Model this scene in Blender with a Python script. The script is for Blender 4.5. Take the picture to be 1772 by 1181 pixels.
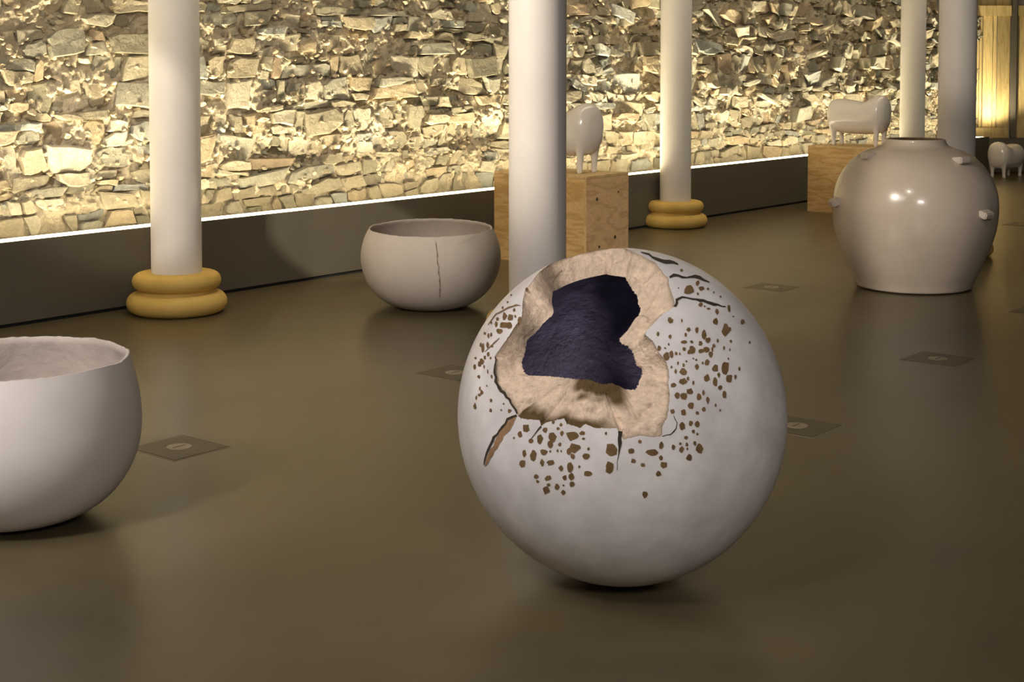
import bpy, bmesh, math, random
import numpy as np
from mathutils import Vector, Matrix, noise as mnoise

for o in list(bpy.data.objects):
    bpy.data.objects.remove(o, do_unlink=True)
scene = bpy.context.scene
COL = scene.collection
R = math.radians

# ------------------------------------------------------------------ camera
cam_d = bpy.data.cameras.new('camera')
cam_d.sensor_width = 36.0
cam_d.lens = 52.82
cam_d.shift_y = -0.20514
cam_d.clip_start = 0.05
cam = bpy.data.objects.new('camera', cam_d)
COL.objects.link(cam)
cam.location = (0, 0, 1.55)
cam.rotation_euler = (R(90 - 2.8624), 0, 0)
scene.camera = cam

# ------------------------------------------------------------------ view, world
scene.view_settings.view_transform = 'Standard'
scene.view_settings.look = 'None'
scene.view_settings.gamma = 1.0
scene.view_settings.use_curve_mapping = False
scene.view_settings.exposure = 0.0
w = bpy.data.worlds.new('world')
scene.world = w
w.use_nodes = True
bg = w.node_tree.nodes['Background']
bg.inputs[0].default_value = (1.0, 0.88, 0.78, 1)
bg.inputs[1].default_value = 0.075

# ------------------------------------------------------------------ the stone wall's frame
UD = Vector((0.63103, 0.77576, 0))       # along the stone wall
ND = Vector((-0.77576, 0.63103, 0))      # into the stone wall
DW = 7.596                                # plinth face distance
WANG = math.atan2(UD.y, UD.x)
def wp(s, d, z=0.0):                      # point along / into / up
    return UD * s + ND * (DW + d) + Vector((0, 0, z))

# ------------------------------------------------------------------ lights
def area_light(name, loc, direction, sx, sy, power, color, spread=180):
    d = bpy.data.lights.new(name, 'AREA')
    d.shape = 'RECTANGLE'; d.size = sx; d.size_y = sy
    d.energy = power; d.color = color; d.spread = R(spread)
    o = bpy.data.objects.new(name, d); COL.objects.link(o)
    o.location = loc
    o.rotation_euler = Vector(direction).to_track_quat('-Z', 'Y').to_euler()
    return o
def spot_light(name, loc, target, power, color, angle, blend=0.5, size=0.05):
    d = bpy.data.lights.new(name, 'SPOT')
    d.energy = power; d.color = color; d.spot_size = R(angle); d.spot_blend = blend
    d.shadow_soft_size = size
    o = bpy.data.objects.new(name, d); COL.objects.link(o)
    o.location = loc
    o.rotation_euler = (Vector(target) - Vector(loc)).to_track_quat('-Z', 'Y').to_euler()
    return o
WARM = (1.0, 0.87, 0.61)
COOL = (1.0, 0.92, 0.90)
SOFT = (1.0, 0.88, 0.74)
# LED uplights lying in the channel behind the plinth: a wide wash and a lensed beam
for k in range(6):
    s0 = 1.9 + k * 2.9
    for nm, dn, power, spread, tilt in (('channel_wash', 0.045, 13.0, 160, 0), ('channel_beam', 0.03, 33.0, 62, 3)):
        d = bpy.data.lights.new(nm, 'AREA')
        d.shape = 'RECTANGLE'; d.size = 2.9; d.size_y = 0.03
        d.energy = power * (0.82 if k > 3 else 1.0); d.color = WARM; d.spread = R(spread)
        o = bpy.data.objects.new(nm, d); COL.objects.link(o)
        o.location = wp(s0 + 1.45, dn, 0.497)
        o.rotation_euler = (R(180 - tilt), 0, WANG)
# small uplight at the end of the channel, below the timber wall
spot_light('end_uplight', (6.36, 19.62, 0.47), (6.42, 19.95, 2.2), 90.0, WARM, 110, 0.8, 0.03)
# unseen warm fill added overhead to lift the dark ledges of the wall
cw = area_light('wall_fill', wp(10.0, -1.9, 3.9), ND * 2.0 + Vector((0, 0, -2.6)), 16.0, 0.25, 80.0, (1.0, 0.88, 0.68), 120)
cw.rotation_euler = (Matrix.Rotation(WANG, 4, 'Z') @ Matrix.Rotation(math.atan2(2.0, 2.6), 4, 'X')).to_euler()
# unseen gallery lamps; the front fill and some spots are added to brighten
area_light('track_wash', (-2.4, 3.4, 3.85), (1.3, 1.4, -3.0), 2.4, 2.4, 105.0, COOL, 160)
area_light('front_fill', (1.2, -1.5, 3.6), (0.2, 7.0, -2.6), 1.6, 0.8, 48.0, COOL, 100)  # added fill from behind the camera, softens contrast on the pieces
for loc, target, power, angle, blend, size in (
        ((-1.9, 1.2, 3.6), (0.3, 4.4, 0.55), 240, 26, 0.7, 0.30),        # sphere
        ((-3.4, 1.6, 3.4), (-1.75, 5.0, 0.4), 620, 28, 0.7, 0.30),       # near bowl
        ((-4.3, 2.4, 2.5), (-1.85, 10.6, 0.55), 1000, 11.0, 0.12, 0.10),  # first column and plinth
        ((-4.6, 4.6, 3.6), (-2.03, 9.04, 1.9), 260, 14, 0.6, 0.15),      # extra, added to brighten the first column's upper half
        ((-2.6, 2.4, 3.6), (-0.45, 9.3, 0.35), 760, 9, 0.6, 0.20),       # cracked bowl
        ((-3.0, 4.2, 3.6), (0.13, 7.66, 1.5), 1100, 20, 0.7, 0.20),       # column behind the sphere
        ((-3.4, 2.4, 2.5), (-1.12, 10.72, 0.22), 4000, 4.6, 0.15, 0.04),  # plinth
        ((0.4, 5.2, 3.6), (3.46, 11.67, 1.9), 620, 13, 0.6, 0.15),       # added to brighten the column behind the jar
        ((1.4, 6.2, 3.6), (3.3, 14.7, 0.85), 850, 7, 0.6, 0.10),         # added to brighten the sheep on the far crate
        ((0.6, 5.4, 3.6), (2.6, 10.0, 0.7), 120, 20, 0.7, 0.10),         # jar
        ((1.3, 2.0, 3.5), (0.75, 11.0, 0.6), 1000, 9, 0.6, 0.10)):        # crate
    spot_light('aimed_spot', loc, target, power, COOL if target[1] < 6 else SOFT, angle, blend, size)

# ------------------------------------------------------------------ helpers
def link(name, me, mat=None, parent=None):
    o = bpy.data.objects.new(name, me); COL.objects.link(o)
    if mat is not None:
        me.materials.clear(); me.materials.append(mat)
    if parent is not None:
        o.parent = parent
    return o
def mesh_from(name, verts, faces, smooth=False):
    me = bpy.data.meshes.new(name)
    me.from_pydata([tuple(v) for v in verts], [], faces)
    me.validate(); me.update()
    if smooth:
        me.polygons.foreach_set('use_smooth', [True] * len(me.polygons))
    return me
def empty(name, loc=(0, 0, 0), rz=0.0):
    o = bpy.data.objects.new(name, None); COL.objects.link(o)
    o.location = loc; o.rotation_euler = (0, 0, rz); o.empty_display_size = 0.1
    return o
def tag(o, label=None, cat=None, group=None, kind=None):
    if label: o['label'] = label
    if cat: o['category'] = cat
    if group: o['group'] = group
    if kind: o['kind'] = kind
    return o
def box_mesh(name, x0, x1, y0, y1, z0, z1, bev=0.0):
    bm = bmesh.new()
    bmesh.ops.create_cube(bm, size=1.0)
    for v in bm.verts:
        v.co = Vector((x0 + (v.co.x + .5) * (x1 - x0), y0 + (v.co.y + .5) * (y1 - y0), z0 + (v.co.z + .5) * (z1 - z0)))
    if bev > 0:
        bmesh.ops.bevel(bm, geom=bm.edges[:], offset=bev, segments=2, affect='EDGES', clamp_overlap=True)
    me = bpy.data.meshes.new(name); bm.to_mesh(me); bm.free()
    return me
def lathe(name, prof, seg=96, fn=None, close_bottom=True, close_top=False):
    vs, fs = [], []
    n = len(prof)
    for i, (r, z) in enumerate(prof):
        for k in range(seg):
            a = 2 * math.pi * k / seg
            p = Vector((r * math.cos(a), r * math.sin(a), z))
            if fn: p = fn(p, a, i)
            vs.append(p)
    for i in range(n - 1):
        for k in range(seg):
            k2 = (k + 1) % seg
            fs.append((i * seg + k, i * seg + k2, (i + 1) * seg + k2, (i + 1) * seg + k))
    if close_bottom: fs.append(tuple(reversed(range(seg))))
    if close_top: fs.append(tuple((n - 1) * seg + k for k in range(seg)))
    return mesh_from(name, vs, fs, True)
def spline(pts, m=6):                     # Catmull-Rom through profile points
    out = []
    P = [pts[0]] + list(pts) + [pts[-1]]
    for i in range(1, len(P) - 2):
        p0, p1, p2, p3 = P[i - 1], P[i], P[i + 1], P[i + 2]
        for k in range(m):
            t = k / m
            out.append(tuple(0.5 * ((2 * b) + (c - a) * t + (2 * a - 5 * b + 4 * c - d) * t * t + (-a + 3 * b - 3 * c + d) * t ** 3)
                             for a, b, c, d in zip(p0, p1, p2, p3)))
    out.append(tuple(pts[-1]))
    return out

# ------------------------------------------------------------------ materials
def mat(name):
    m = bpy.data.materials.new(name); m.use_nodes = True
    nt = m.node_tree
    return m, nt, nt.nodes['Principled BSDF']
def N(nt, t, **kw):
    n = nt.nodes.new(t)
    for k, v in kw.items():
        setattr(n, k, v)
    return n
def texco(nt, scale=(1, 1, 1), which='Object'):
    c = N(nt, 'ShaderNodeTexCoord'); m = N(nt, 'ShaderNodeMapping')
    m.inputs['Scale'].default_value = scale
    nt.links.new(c.outputs[which], m.inputs['Vector'])
    return m.outputs['Vector']
def noise_tex(nt, vec, scale, detail=5, rough=0.55, dist=0.0):
    n = N(nt, 'ShaderNodeTexNoise')
    n.inputs['Scale'].default_value = scale; n.inputs['Detail'].default_value = detail
    n.inputs['Roughness'].default_value = rough; n.inputs['Distortion'].default_value = dist
    nt.links.new(vec, n.inputs['Vector'])
    return n.outputs['Fac']
def ramp(nt, fac, stops):
    r = N(nt, 'ShaderNodeValToRGB'); e = r.color_ramp.elements
    while len(e) < len(stops): e.new(0.5)
    for el, (p, c) in zip(e, stops):
        el.position = p; el.color = (*c, 1) if len(c) == 3 else c
    nt.links.new(fac, r.inputs['Fac'])
    return r.outputs['Color']
def mix(nt, a, b, fac, mode='MIX'):
    m = N(nt, 'ShaderNodeMix', data_type='RGBA', blend_type=mode)
    for sock, v in ((m.inputs[6], a), (m.inputs[7], b)):
        if isinstance(v, tuple): sock.default_value = (*v, 1)
        else: nt.links.new(v, sock)
    if isinstance(fac, float): m.inputs[0].default_value = fac
    else: nt.links.new(fac, m.inputs[0])
    return m.outputs[2]
def bump(nt, b, height, strength, dist=0.01):
    n = N(nt, 'ShaderNodeBump')
    n.inputs['Strength'].default_value = strength; n.inputs['Distance'].default_value = dist
    nt.links.new(height, n.inputs['Height'])
    nt.links.new(n.outputs['Normal'], b.inputs['Normal'])
def simple(name, c1, c2, scale, rough, bstr=0.0, bscale=None, bdist=0.005, spec=0.5, stretch=(1, 1, 1), coat=0.0):
    m, nt, b = mat(name)
    v = texco(nt, stretch)
    f = noise_tex(nt, v, scale, 6, 0.6)
    nt.links.new(ramp(nt, f, [(0.3, c1), (0.7, c2)]), b.inputs['Base Color'])
    b.inputs['Roughness'].default_value = rough
    b.inputs['Specular IOR Level'].default_value = spec
    b.inputs['Coat Weight'].default_value = coat
    b.inputs['Coat Roughness'].default_value = 0.08
    if bstr: bump(nt, b, noise_tex(nt, v, bscale or scale * 4, 6, 0.6), bstr, bdist)
    return m
def color_attr_mat(name, rough, bscale, bstr, bdist, vary=0.25):
    m, nt, b = mat(name)
    a = N(nt, 'ShaderNodeVertexColor', layer_name='Col')
    v = texco(nt)
    f = noise_tex(nt, v, 14, 8, 0.65, 0.6)
    f2 = noise_tex(nt, v, 70, 4, 0.6)
    g = ramp(nt, f, [(0.25, (1 - vary,) * 3), (0.75, (1 + vary,) * 3)])
    c = mix(nt, a.outputs['Color'], g, 1.0, 'MULTIPLY')
    g2 = ramp(nt, f2, [(0.3, (0.86, 0.86, 0.86)), (0.7, (1.1, 1.1, 1.1))])
    nt.links.new(mix(nt, c, g2, 1.0, 'MULTIPLY'), b.inputs['Base Color'])
    b.inputs['Roughness'].default_value = rough
    b.inputs['Specular IOR Level'].default_value = 0.2
    bump(nt, b, noise_tex(nt, v, bscale, 9, 0.68, 0.3), bstr, bdist)
    return m

M = {}
M['stone'] = color_attr_mat('wall_stone', 0.85, 22, 0.8, 0.02)
M['mortar'] = color_attr_mat('lime_mortar', 0.95, 60, 1.0, 0.03, 0.2)
M['shaft'] = simple('painted_shaft', (0.70, 0.66, 0.60), (0.76, 0.72, 0.66), 3, 0.55, 0.04, 30, 0.004)
M['yellow'] = simple('yellow_stone', (0.58, 0.38, 0.09), (0.70, 0.48, 0.135), 5, 0.72, 0.15, 60, 0.003, 0.3)
M['led'] = None
m, nt, b = mat('led_diffuser')
b.inputs['Base Color'].default_value = (0.9, 0.85, 0.7, 1)
b.inputs['Emission Color'].default_value = (1.0, 0.86, 0.55, 1)
b.inputs['Emission Strength'].default_value = 5.0
M['led'] = m
M['plinth'] = simple('plinth_paint', (0.10, 0.087, 0.062), (0.115, 0.10, 0.073), 2, 0.45, 0.03, 20, 0.003, 0.4)
M['gap'] = simple('shadow_gap', (0.008, 0.008, 0.008), (0.01, 0.01, 0.01), 2, 0.9)
M['ceiling'] = simple('ceiling_paint', (0.30, 0.26, 0.21), (0.34, 0.30, 0.24), 1, 0.9)

# floor: polished screed
m, nt, b = mat('polished_screed')
v = texco(nt)
f1 = noise_tex(nt, v, 0.55, 6, 0.6, 0.8); f2 = noise_tex(nt, v, 5.0, 8, 0.65)
c = mix(nt, ramp(nt, f1, [(0.3, (0.084, 0.066, 0.034)), (0.7, (0.116, 0.092, 0.048))]),
        ramp(nt, f2, [(0.3, (0.88, 0.88, 0.88)), (0.75, (1.12, 1.1, 1.06))]), 1.0, 'MULTIPLY')
nt.links.new(c, b.inputs['Base Color'])
rr = N(nt, 'ShaderNodeMapRange'); nt.links.new(f2, rr.inputs[0])
rr.inputs[3].default_value = 0.26; rr.inputs[4].default_value = 0.38
nt.links.new(rr.outputs[0], b.inputs['Roughness'])
b.inputs['Specular IOR Level'].default_value = 0.42
bump(nt, b, noise_tex(nt, v, 2.2, 4, 0.5), 0.12, 0.01)
M['floor'] = m

def plywood(name, c1, c2, c3, axis_scale, knots=(), tone=0.0):
    m, nt, b = mat(name)
    v = texco(nt, axis_scale)
    nz = N(nt, 'ShaderNodeTexNoise'); nz.inputs['Scale'].default_value = 1.6; nz.inputs['Detail'].default_value = 3
    nt.links.new(v, nz.inputs['Vector'])
    mu = N(nt, 'ShaderNodeMath', operation='MULTIPLY'); nt.links.new(nz.outputs['Fac'], mu.inputs[0]); mu.inputs[1].default_value = 46.0
    si = N(nt, 'ShaderNodeMath', operation='SINE'); nt.links.new(mu.outputs[0], si.inputs[0])
    mr = N(nt, 'ShaderNodeMapRange'); nt.links.new(si.outputs[0], mr.inputs[0]); mr.inputs[1].default_value = -1
    col = ramp(nt, mr.outputs[0], [(0.0, c1), (0.35, c2), (1.0, c3)])
    fine = noise_tex(nt, texco(nt, tuple(q * 6 for q in axis_scale)), 6, 4, 0.6)
    col = mix(nt, col, ramp(nt, fine, [(0.3, (0.85, 0.85, 0.85)), (0.7, (1.1, 1.1, 1.1))]), 1.0, 'MULTIPLY')
    obj = N(nt, 'ShaderNodeTexCoord').outputs['Object']
    for (kx, ky, kz, kr) in knots:
        d = N(nt, 'ShaderNodeVectorMath', operation='DISTANCE')
        nt.links.new(obj, d.inputs[0]); d.inputs[1].default_value = (kx, ky, kz)
        q = N(nt, 'ShaderNodeMapRange'); nt.links.new(d.outputs['Value'], q.inputs[0])
        q.inputs[1].default_value = kr * 0.55; q.inputs[2].default_value = kr; q.inputs[3].default_value = 1.0; q.inputs[4].default_value = 0.0
        col = mix(nt, col, (0.035, 0.022, 0.010), q.outputs[0])
    rnd = N(nt, 'ShaderNodeObjectInfo').outputs['Random']
    col = mix(nt, col, ramp(nt, rnd, [(0.0, (1 - tone,) * 3), (1.0, (1 + 0.3 * tone,) * 3)]), 1.0, 'MULTIPLY')
    nt.links.new(col, b.inputs['Base Color'])
    b.inputs['Roughness'].default_value = 0.6; b.inputs['Specular IOR Level'].default_value = 0.3
    return m
M['ply_side'] = plywood('pine_plywood_side', (0.50, 0.31, 0.115), (0.58, 0.37, 0.15), (0.63, 0.42, 0.185), (0.9, 0.9, 5.0))
M['ply_front'] = plywood('pine_plywood_front', (0.54, 0.34, 0.16), (0.62, 0.41, 0.205), (0.66, 0.44, 0.23), (1.0, 1.0, 3.0),
                         [(0.13, -0.875, 0.50, 0.017), (0.16, -0.875, 0.145, 0.015), (0.36, -0.875, 0.20, 0.019), (0.40, -0.875, 0.535, 0.010), (0.12, -0.875, 0.012, 0.02)])
M['ply_top'] = plywood('pine_plywood_top', (0.52, 0.36, 0.16), (0.60, 0.42, 0.20), (0.64, 0.46, 0.23), (1.0, 4.0, 1.0))
M['plank'] = plywood('spruce_plank', (0.52, 0.38, 0.15), (0.62, 0.47, 0.20), (0.66, 0.50, 0.22), (7.0, 7.0, 0.7), (), 0.35)
M['glaze'] = simple('white_glaze', (0.53, 0.455, 0.37), (0.61, 0.53, 0.44), 3, 0.22, 0.05, 14, 0.004, 0.5, (1, 1, 1), 0.35)
M['sheep'] = simple('white_gloss_glaze', (0.66, 0.61, 0.54), (0.72, 0.67, 0.60), 4, 0.2, 0.05, 12, 0.004, 0.5, (1, 1, 1), 0.5)
M['matte'] = simple('matte_white_clay', (0.535, 0.475, 0.41), (0.615, 0.55, 0.48), 3, 0.75, 0.12, 40, 0.003, 0.3)
M['matte_white'] = simple('chalky_white_clay', (0.58, 0.54, 0.50), (0.66, 0.615, 0.575), 3, 0.7, 0.1, 40, 0.003, 0.3)
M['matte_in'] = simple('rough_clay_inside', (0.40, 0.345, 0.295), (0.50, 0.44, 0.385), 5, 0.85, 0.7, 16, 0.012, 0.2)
M['lug'] = simple('lug_clay', (0.54, 0.47, 0.39), (0.63, 0.55, 0.47), 8, 0.4, 0.2, 30, 0.004)
M['ball'] = simple('crackled_white_glaze', (0.60, 0.57, 0.55), (0.83, 0.80, 0.77), 7, 0.33, 0.22, 22, 0.004, 0.5, (1, 1, 1), 0.15)
M['chip'] = simple('exposed_brown_clay', (0.115, 0.070, 0.028), (0.21, 0.13, 0.06), 25, 0.9, 0.3, 120, 0.002, 0.2)
M['crack_dark'] = simple('dark_crack_and_shade', (0.018, 0.013, 0.007), (0.05, 0.034, 0.016), 30, 0.9)
M['crack_brown'] = simple('brown_crack', (0.14, 0.085, 0.04), (0.22, 0.14, 0.07), 30, 0.9)
M['crack_pale'] = simple('pale_crack', (0.20, 0.145, 0.095), (0.38, 0.31, 0.24), 40, 0.9)
M['crack_clay'] = simple('crack_clay', (0.23, 0.13, 0.06), (0.36, 0.22, 0.11), 30, 0.9, 0.5, 60)
M['blue'] = simple('indigo_glaze_inside', (0.20, 0.175, 0.255), (0.32, 0.29, 0.46), 6, 0.14, 1.0, 42, 0.02, 0.6, (1, 1, 1), 0.6)
M['break'] = color_attr_mat('broken_buff_clay', 0.92, 42, 0.8, 0.022, 0.18)
M['plate'] = simple('floor_plate', (0.075, 0.058, 0.032), (0.095, 0.074, 0.042), 4, 0.45)
M['disc'] = simple('plate_disc', (0.26, 0.22, 0.14), (0.31, 0.26, 0.17), 10, 0.45)

# ------------------------------------------------------------------ setting: floor, ceiling, plinth, channel light
def poly_slab(name, pts, z0, z1, material, kind='structure'):
    n = len(pts)
    vs = [(x, y, z0) for x, y in pts] + [(x, y, z1) for x, y in pts]
    fs = [tuple(reversed(range(n))), tuple(range(n, 2 * n))] + [(i, (i + 1) % n, n + (i + 1) % n, n + i) for i in range(n)]
    o = link(name, mesh_from(name, vs, fs), material)
    o['kind'] = kind
    return o
A0 = wp(-2.0, 0.5); A1 = wp(19.6, 0.5)
room = [(A0.x, A0.y), (A0.x + 3, A0.y - 9), (10.5, -4.0), (12.5, 21.0), (A1.x, A1.y + 0.7)]
poly_slab('floor', room, -0.1, 0.0, M['floor'])
poly_slab('ceiling', room, 4.0, 4.1, M['ceiling'])

pl = link('baseboard_left', box_mesh('plinth', 0.0, 19.3, 0.0, 0.016, 0.022, 0.49), M['plinth'])
pl.location = wp(0, 0); pl.rotation_euler = (0, 0, WANG); pl['kind'] = 'structure'
g = link('shadow_gap', box_mesh('gap', 0.0, 19.3, 0.012, 0.03, 0.0, 0.03), M['gap'], pl)
led = link('led_light_strip', box_mesh('led', 0.0, 19.25, 0.016, 0.190, 0.470, 0.486), M['led'])
led.location = wp(0, 0); led.rotation_euler = (0, 0, WANG)
tag(led, 'glowing warm white light strip along the top of the dark plinth below the stone wall', 'light strip')

# ------------------------------------------------------------------ rubble stone wall
rng = np.random.default_rng(11)
random.seed(11)
def vnoise(x, z, freq, seed):
    r = np.random.default_rng(seed)
    T = r.random((256, 256))
    X = x * freq; Z = z * freq
    xi = np.floor(X).astype(int); zi = np.floor(Z).astype(int)
    fx = X - xi; fz = Z - zi
    fx = fx * fx * (3 - 2 * fx); fz = fz * fz * (3 - 2 * fz)
    a = T[xi % 256, zi % 256]; b_ = T[(xi + 1) % 256, zi % 256]; c_ = T[xi % 256, (zi + 1) % 256]; d_ = T[(xi + 1) % 256, (zi + 1) % 256]
    return (a * (1 - fx) + b_ * fx) * (1 - fz) + (c_ * (1 - fx) + d_ * fx) * fz
WALL_Y = 0.25
def relief(x, z):
    """how far the mortar bed stands out of the wall plane (towards the room)"""
    h = 0.040 * (vnoise(x, z * 1.5, 2.3, 1) - 0.5) + 0.038 * (vnoise(x, z * 1.6, 7.0, 2) - 0.5)
    h = h + 0.030 * (vnoise(x, z, 19.0, 3) - 0.5) + 0.028 * (vnoise(x, z, 47.0, 4) - 0.5)
    rough = np.clip((x - 9.5) / 4.0, 0, 1) * np.clip((z - 0.75) / 0.5, 0, 1)
    h = h - rough * 0.05 * vnoise(x, z, 5.0, 6)
    low = np.clip((0.62 - z) / 0.12, 0, 1)
    return h * (1 - 0.6 * low) + 0.012 * low
X0, X1, ZB, ZT = 1.6, 19.5, 0.40, 2.60
dx = 0.0105
nx = int((X1 - X0) / dx); nz_ = int((ZT - ZB) / dx)
gx, gz = np.meshgrid(np.linspace(X0, X1, nx + 1), np.linspace(ZB, ZT, nz_ + 1), indexing='ij')
gh = relief(gx, gz)
jx = (vnoise(gx, gz, 30.0, 8) - 0.5) * 0.022; jz = (vnoise(gx, gz, 30.0, 9) - 0.5) * 0.022
co = np.stack([gx + jx, -gh, gz + jz], -1).reshape(-1, 3)
ii, jj = np.meshgrid(np.arange(nx), np.arange(nz_), indexing='ij')
q0 = (ii * (nz_ + 1) + jj).ravel()
quads = np.stack([q0, q0 + (nz_ + 1), q0 + (nz_ + 1) + 1, q0 + 1], -1)
me = bpy.data.meshes.new('mortar_bed')
me.vertices.add(len(co)); me.vertices.foreach_set('co', co.ravel())
me.loops.add(quads.size); me.loops.foreach_set('vertex_index', quads.ravel())
me.polygons.add(len(quads)); me.polygons.foreach_set('loop_start', np.arange(len(quads)) * 4)
me.update(calc_edges=True)
ca = me.color_attributes.new('Col', 'FLOAT_COLOR', 'POINT')
t = vnoise(gx, gz, 3.0, 12).ravel()[:, None]; t2 = vnoise(gx, gz, 11.0, 13).ravel()[:, None]
base = np.array([[0.62, 0.52, 0.35]]) * (1 - t) + np.array([[0.73, 0.63, 0.455]]) * t
base = base * (0.86 + 0.28 * t2)
low_dark = np.clip((0.66 - gz.ravel()) / 0.14, 0, 1)[:, None]
base = base * (1 - 0.45 * low_dark)  # mortar tone darker towards the bottom
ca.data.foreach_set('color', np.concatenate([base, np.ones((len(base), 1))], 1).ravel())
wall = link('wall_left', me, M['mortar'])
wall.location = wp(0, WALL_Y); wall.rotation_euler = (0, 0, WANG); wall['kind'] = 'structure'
WM = Matrix.Translation(wall.location) @ Matrix.Rotation(WANG, 4, 'Z')
up = link('upper_wall', box_mesh('upper_wall', X0, X1, -0.01, 0.3, ZT - 0.02, 4.0), M['ceiling'], wall)
bk = link('wall_core', box_mesh('wall_core', X0, X1, 0.10, 0.3, 0.0, ZT), M['gap'], wall)

# outlines of the stones, laid in loose wavy courses
cells = []
def course_line(k, zc):
    return lambda x: zc + 0.07 * (float(vnoise(np.array([x]), np.array([k * 3.7]), 0.9, 31)[0]) - 0.5) + 0.05 * (float(vnoise(np.array([x]), np.array([k * 1.3]), 2.6, 32)[0]) - 0.5)
zc = 0.475; kc = 0
lo = lambda x: 0.478
while zc < ZT + 0.02:
    hrow = random.choice([0.065, 0.08, 0.10, 0.115, 0.135, 0.155, 0.175])
    zc += hrow; kc += 1
    hi = course_line(kc, zc)
    x = X0 + random.uniform(0, 0.2); sl = 0.0
    while x < X1 - 0.1:
        wst = min(0.46, max(0.065, random.lognormvariate(math.log(0.195), 0.52)))
        sl2 = random.uniform(-0.035, 0.035)
        q = [(x - sl, lo(x)), (x + wst - sl2, lo(x + wst)), (x + wst + sl2, hi(x + wst)), (x + sl, hi(x))]
        x += wst; sl = sl2
        if min(q[3][1] - q[0][1], q[2][1] - q[1][1]) < 0.03: continue
        if random.random() < 0.07 and zc > 0.7: continue
        if hrow > 0.085 and random.random() < 0.30:            # two thin slabs on top of each other
            t_ = random.uniform(0.35, 0.65); t2_ = min(0.75, max(0.25, t_ + random.uniform(-.18, .18)))
            ml = (q[0][0] + (q[3][0] - q[0][0]) * t_, q[0][1] + (q[3][1] - q[0][1]) * t_)
            mr_ = (q[1][0] + (q[2][0] - q[1][0]) * t2_, q[1][1] + (q[2][1] - q[1][1]) * t2_)
            cells.append([q[0], q[1], mr_, ml]); cells.append([ml, mr_, q[2], q[3]])
        else:
            cells.append(q)
    lo = hi
def cut_corners(q):
    out = []
    n = len(q)
    for a in range(n):
        p0_, p1_, p2_ = q[a - 1], q[a], q[(a + 1) % n]
        if random.random() < 0.45:
            t1, t2 = random.uniform(0.12, 0.42), random.uniform(0.08, 0.32)
            out.append((p1_[0] + (p0_[0] - p1_[0]) * t1, p1_[1] + (p0_[1] - p1_[1]) * t1))
            out.append((p1_[0] + (p2_[0] - p1_[0]) * t2, p1_[1] + (p2_[1] - p1_[1]) * t2))
        else:
            out.append(p1_)
    return out
PAL = [((0.46, 0.39, 0.26), 5), ((0.40, 0.35, 0.24), 5), ((0.37, 0.345, 0.26), 5), ((0.36, 0.36, 0.305), 3), ((0.30, 0.27, 0.185), 3),
       ((0.48, 0.385, 0.245), 3), ((0.52, 0.465, 0.34), 4), ((0.45, 0.345, 0.225), 1)]
PALC = [c for c, k in PAL for _ in range(k)]
def stone_geom(poly, cx, cz, back, p0, ax, az, inset, tw):
    edge = random.uniform(0.002, 0.012)
    n = len(poly)
    vs = []
    for x, z_ in poly: vs.append((x, back, z_))
    for x, z_ in poly:
        vs.append((x, -(p0 - edge + ax * (x - cx) + az * (z_ - cz)) + random.uniform(-tw, tw), z_))
    ox, oz = random.uniform(-.1, .1), random.uniform(-.1, .1)
    for x, z_ in poly:
        x2 = cx + (x - cx) * inset + ox * 0.05; z2 = cz + (z_ - cz) * inset + oz * 0.05
        vs.append((x2, -(p0 + ax * (x2 - cx) + az * (z2 - cz)) + random.uniform(-tw, tw), z2))
    vs.append((cx + ox * 0.1, -p0 + random.uniform(-tw, tw), cz + oz * 0.1))
    fs = []
    for i in range(n):
        j = (i + 1) % n
        fs.append((i, j, n + j, n + i)); fs.append((n + i, n + j, 2 * n + j, 2 * n + i))
        fs.append((2 * n + i, 2 * n + j, 3 * n))
    return vs, fs
def project_px(p):
    q = p - Vector((0, 0, 1.55)); P = R(2.8624); c_, s_ = math.cos(P), math.sin(P)
    f = q.y * c_ - q.z * s_; u_ = q.y * s_ + q.z * c_
    return 886 + 2600 * q.x / f, 227 - 2600 * u_ / f
stones = []
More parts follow.
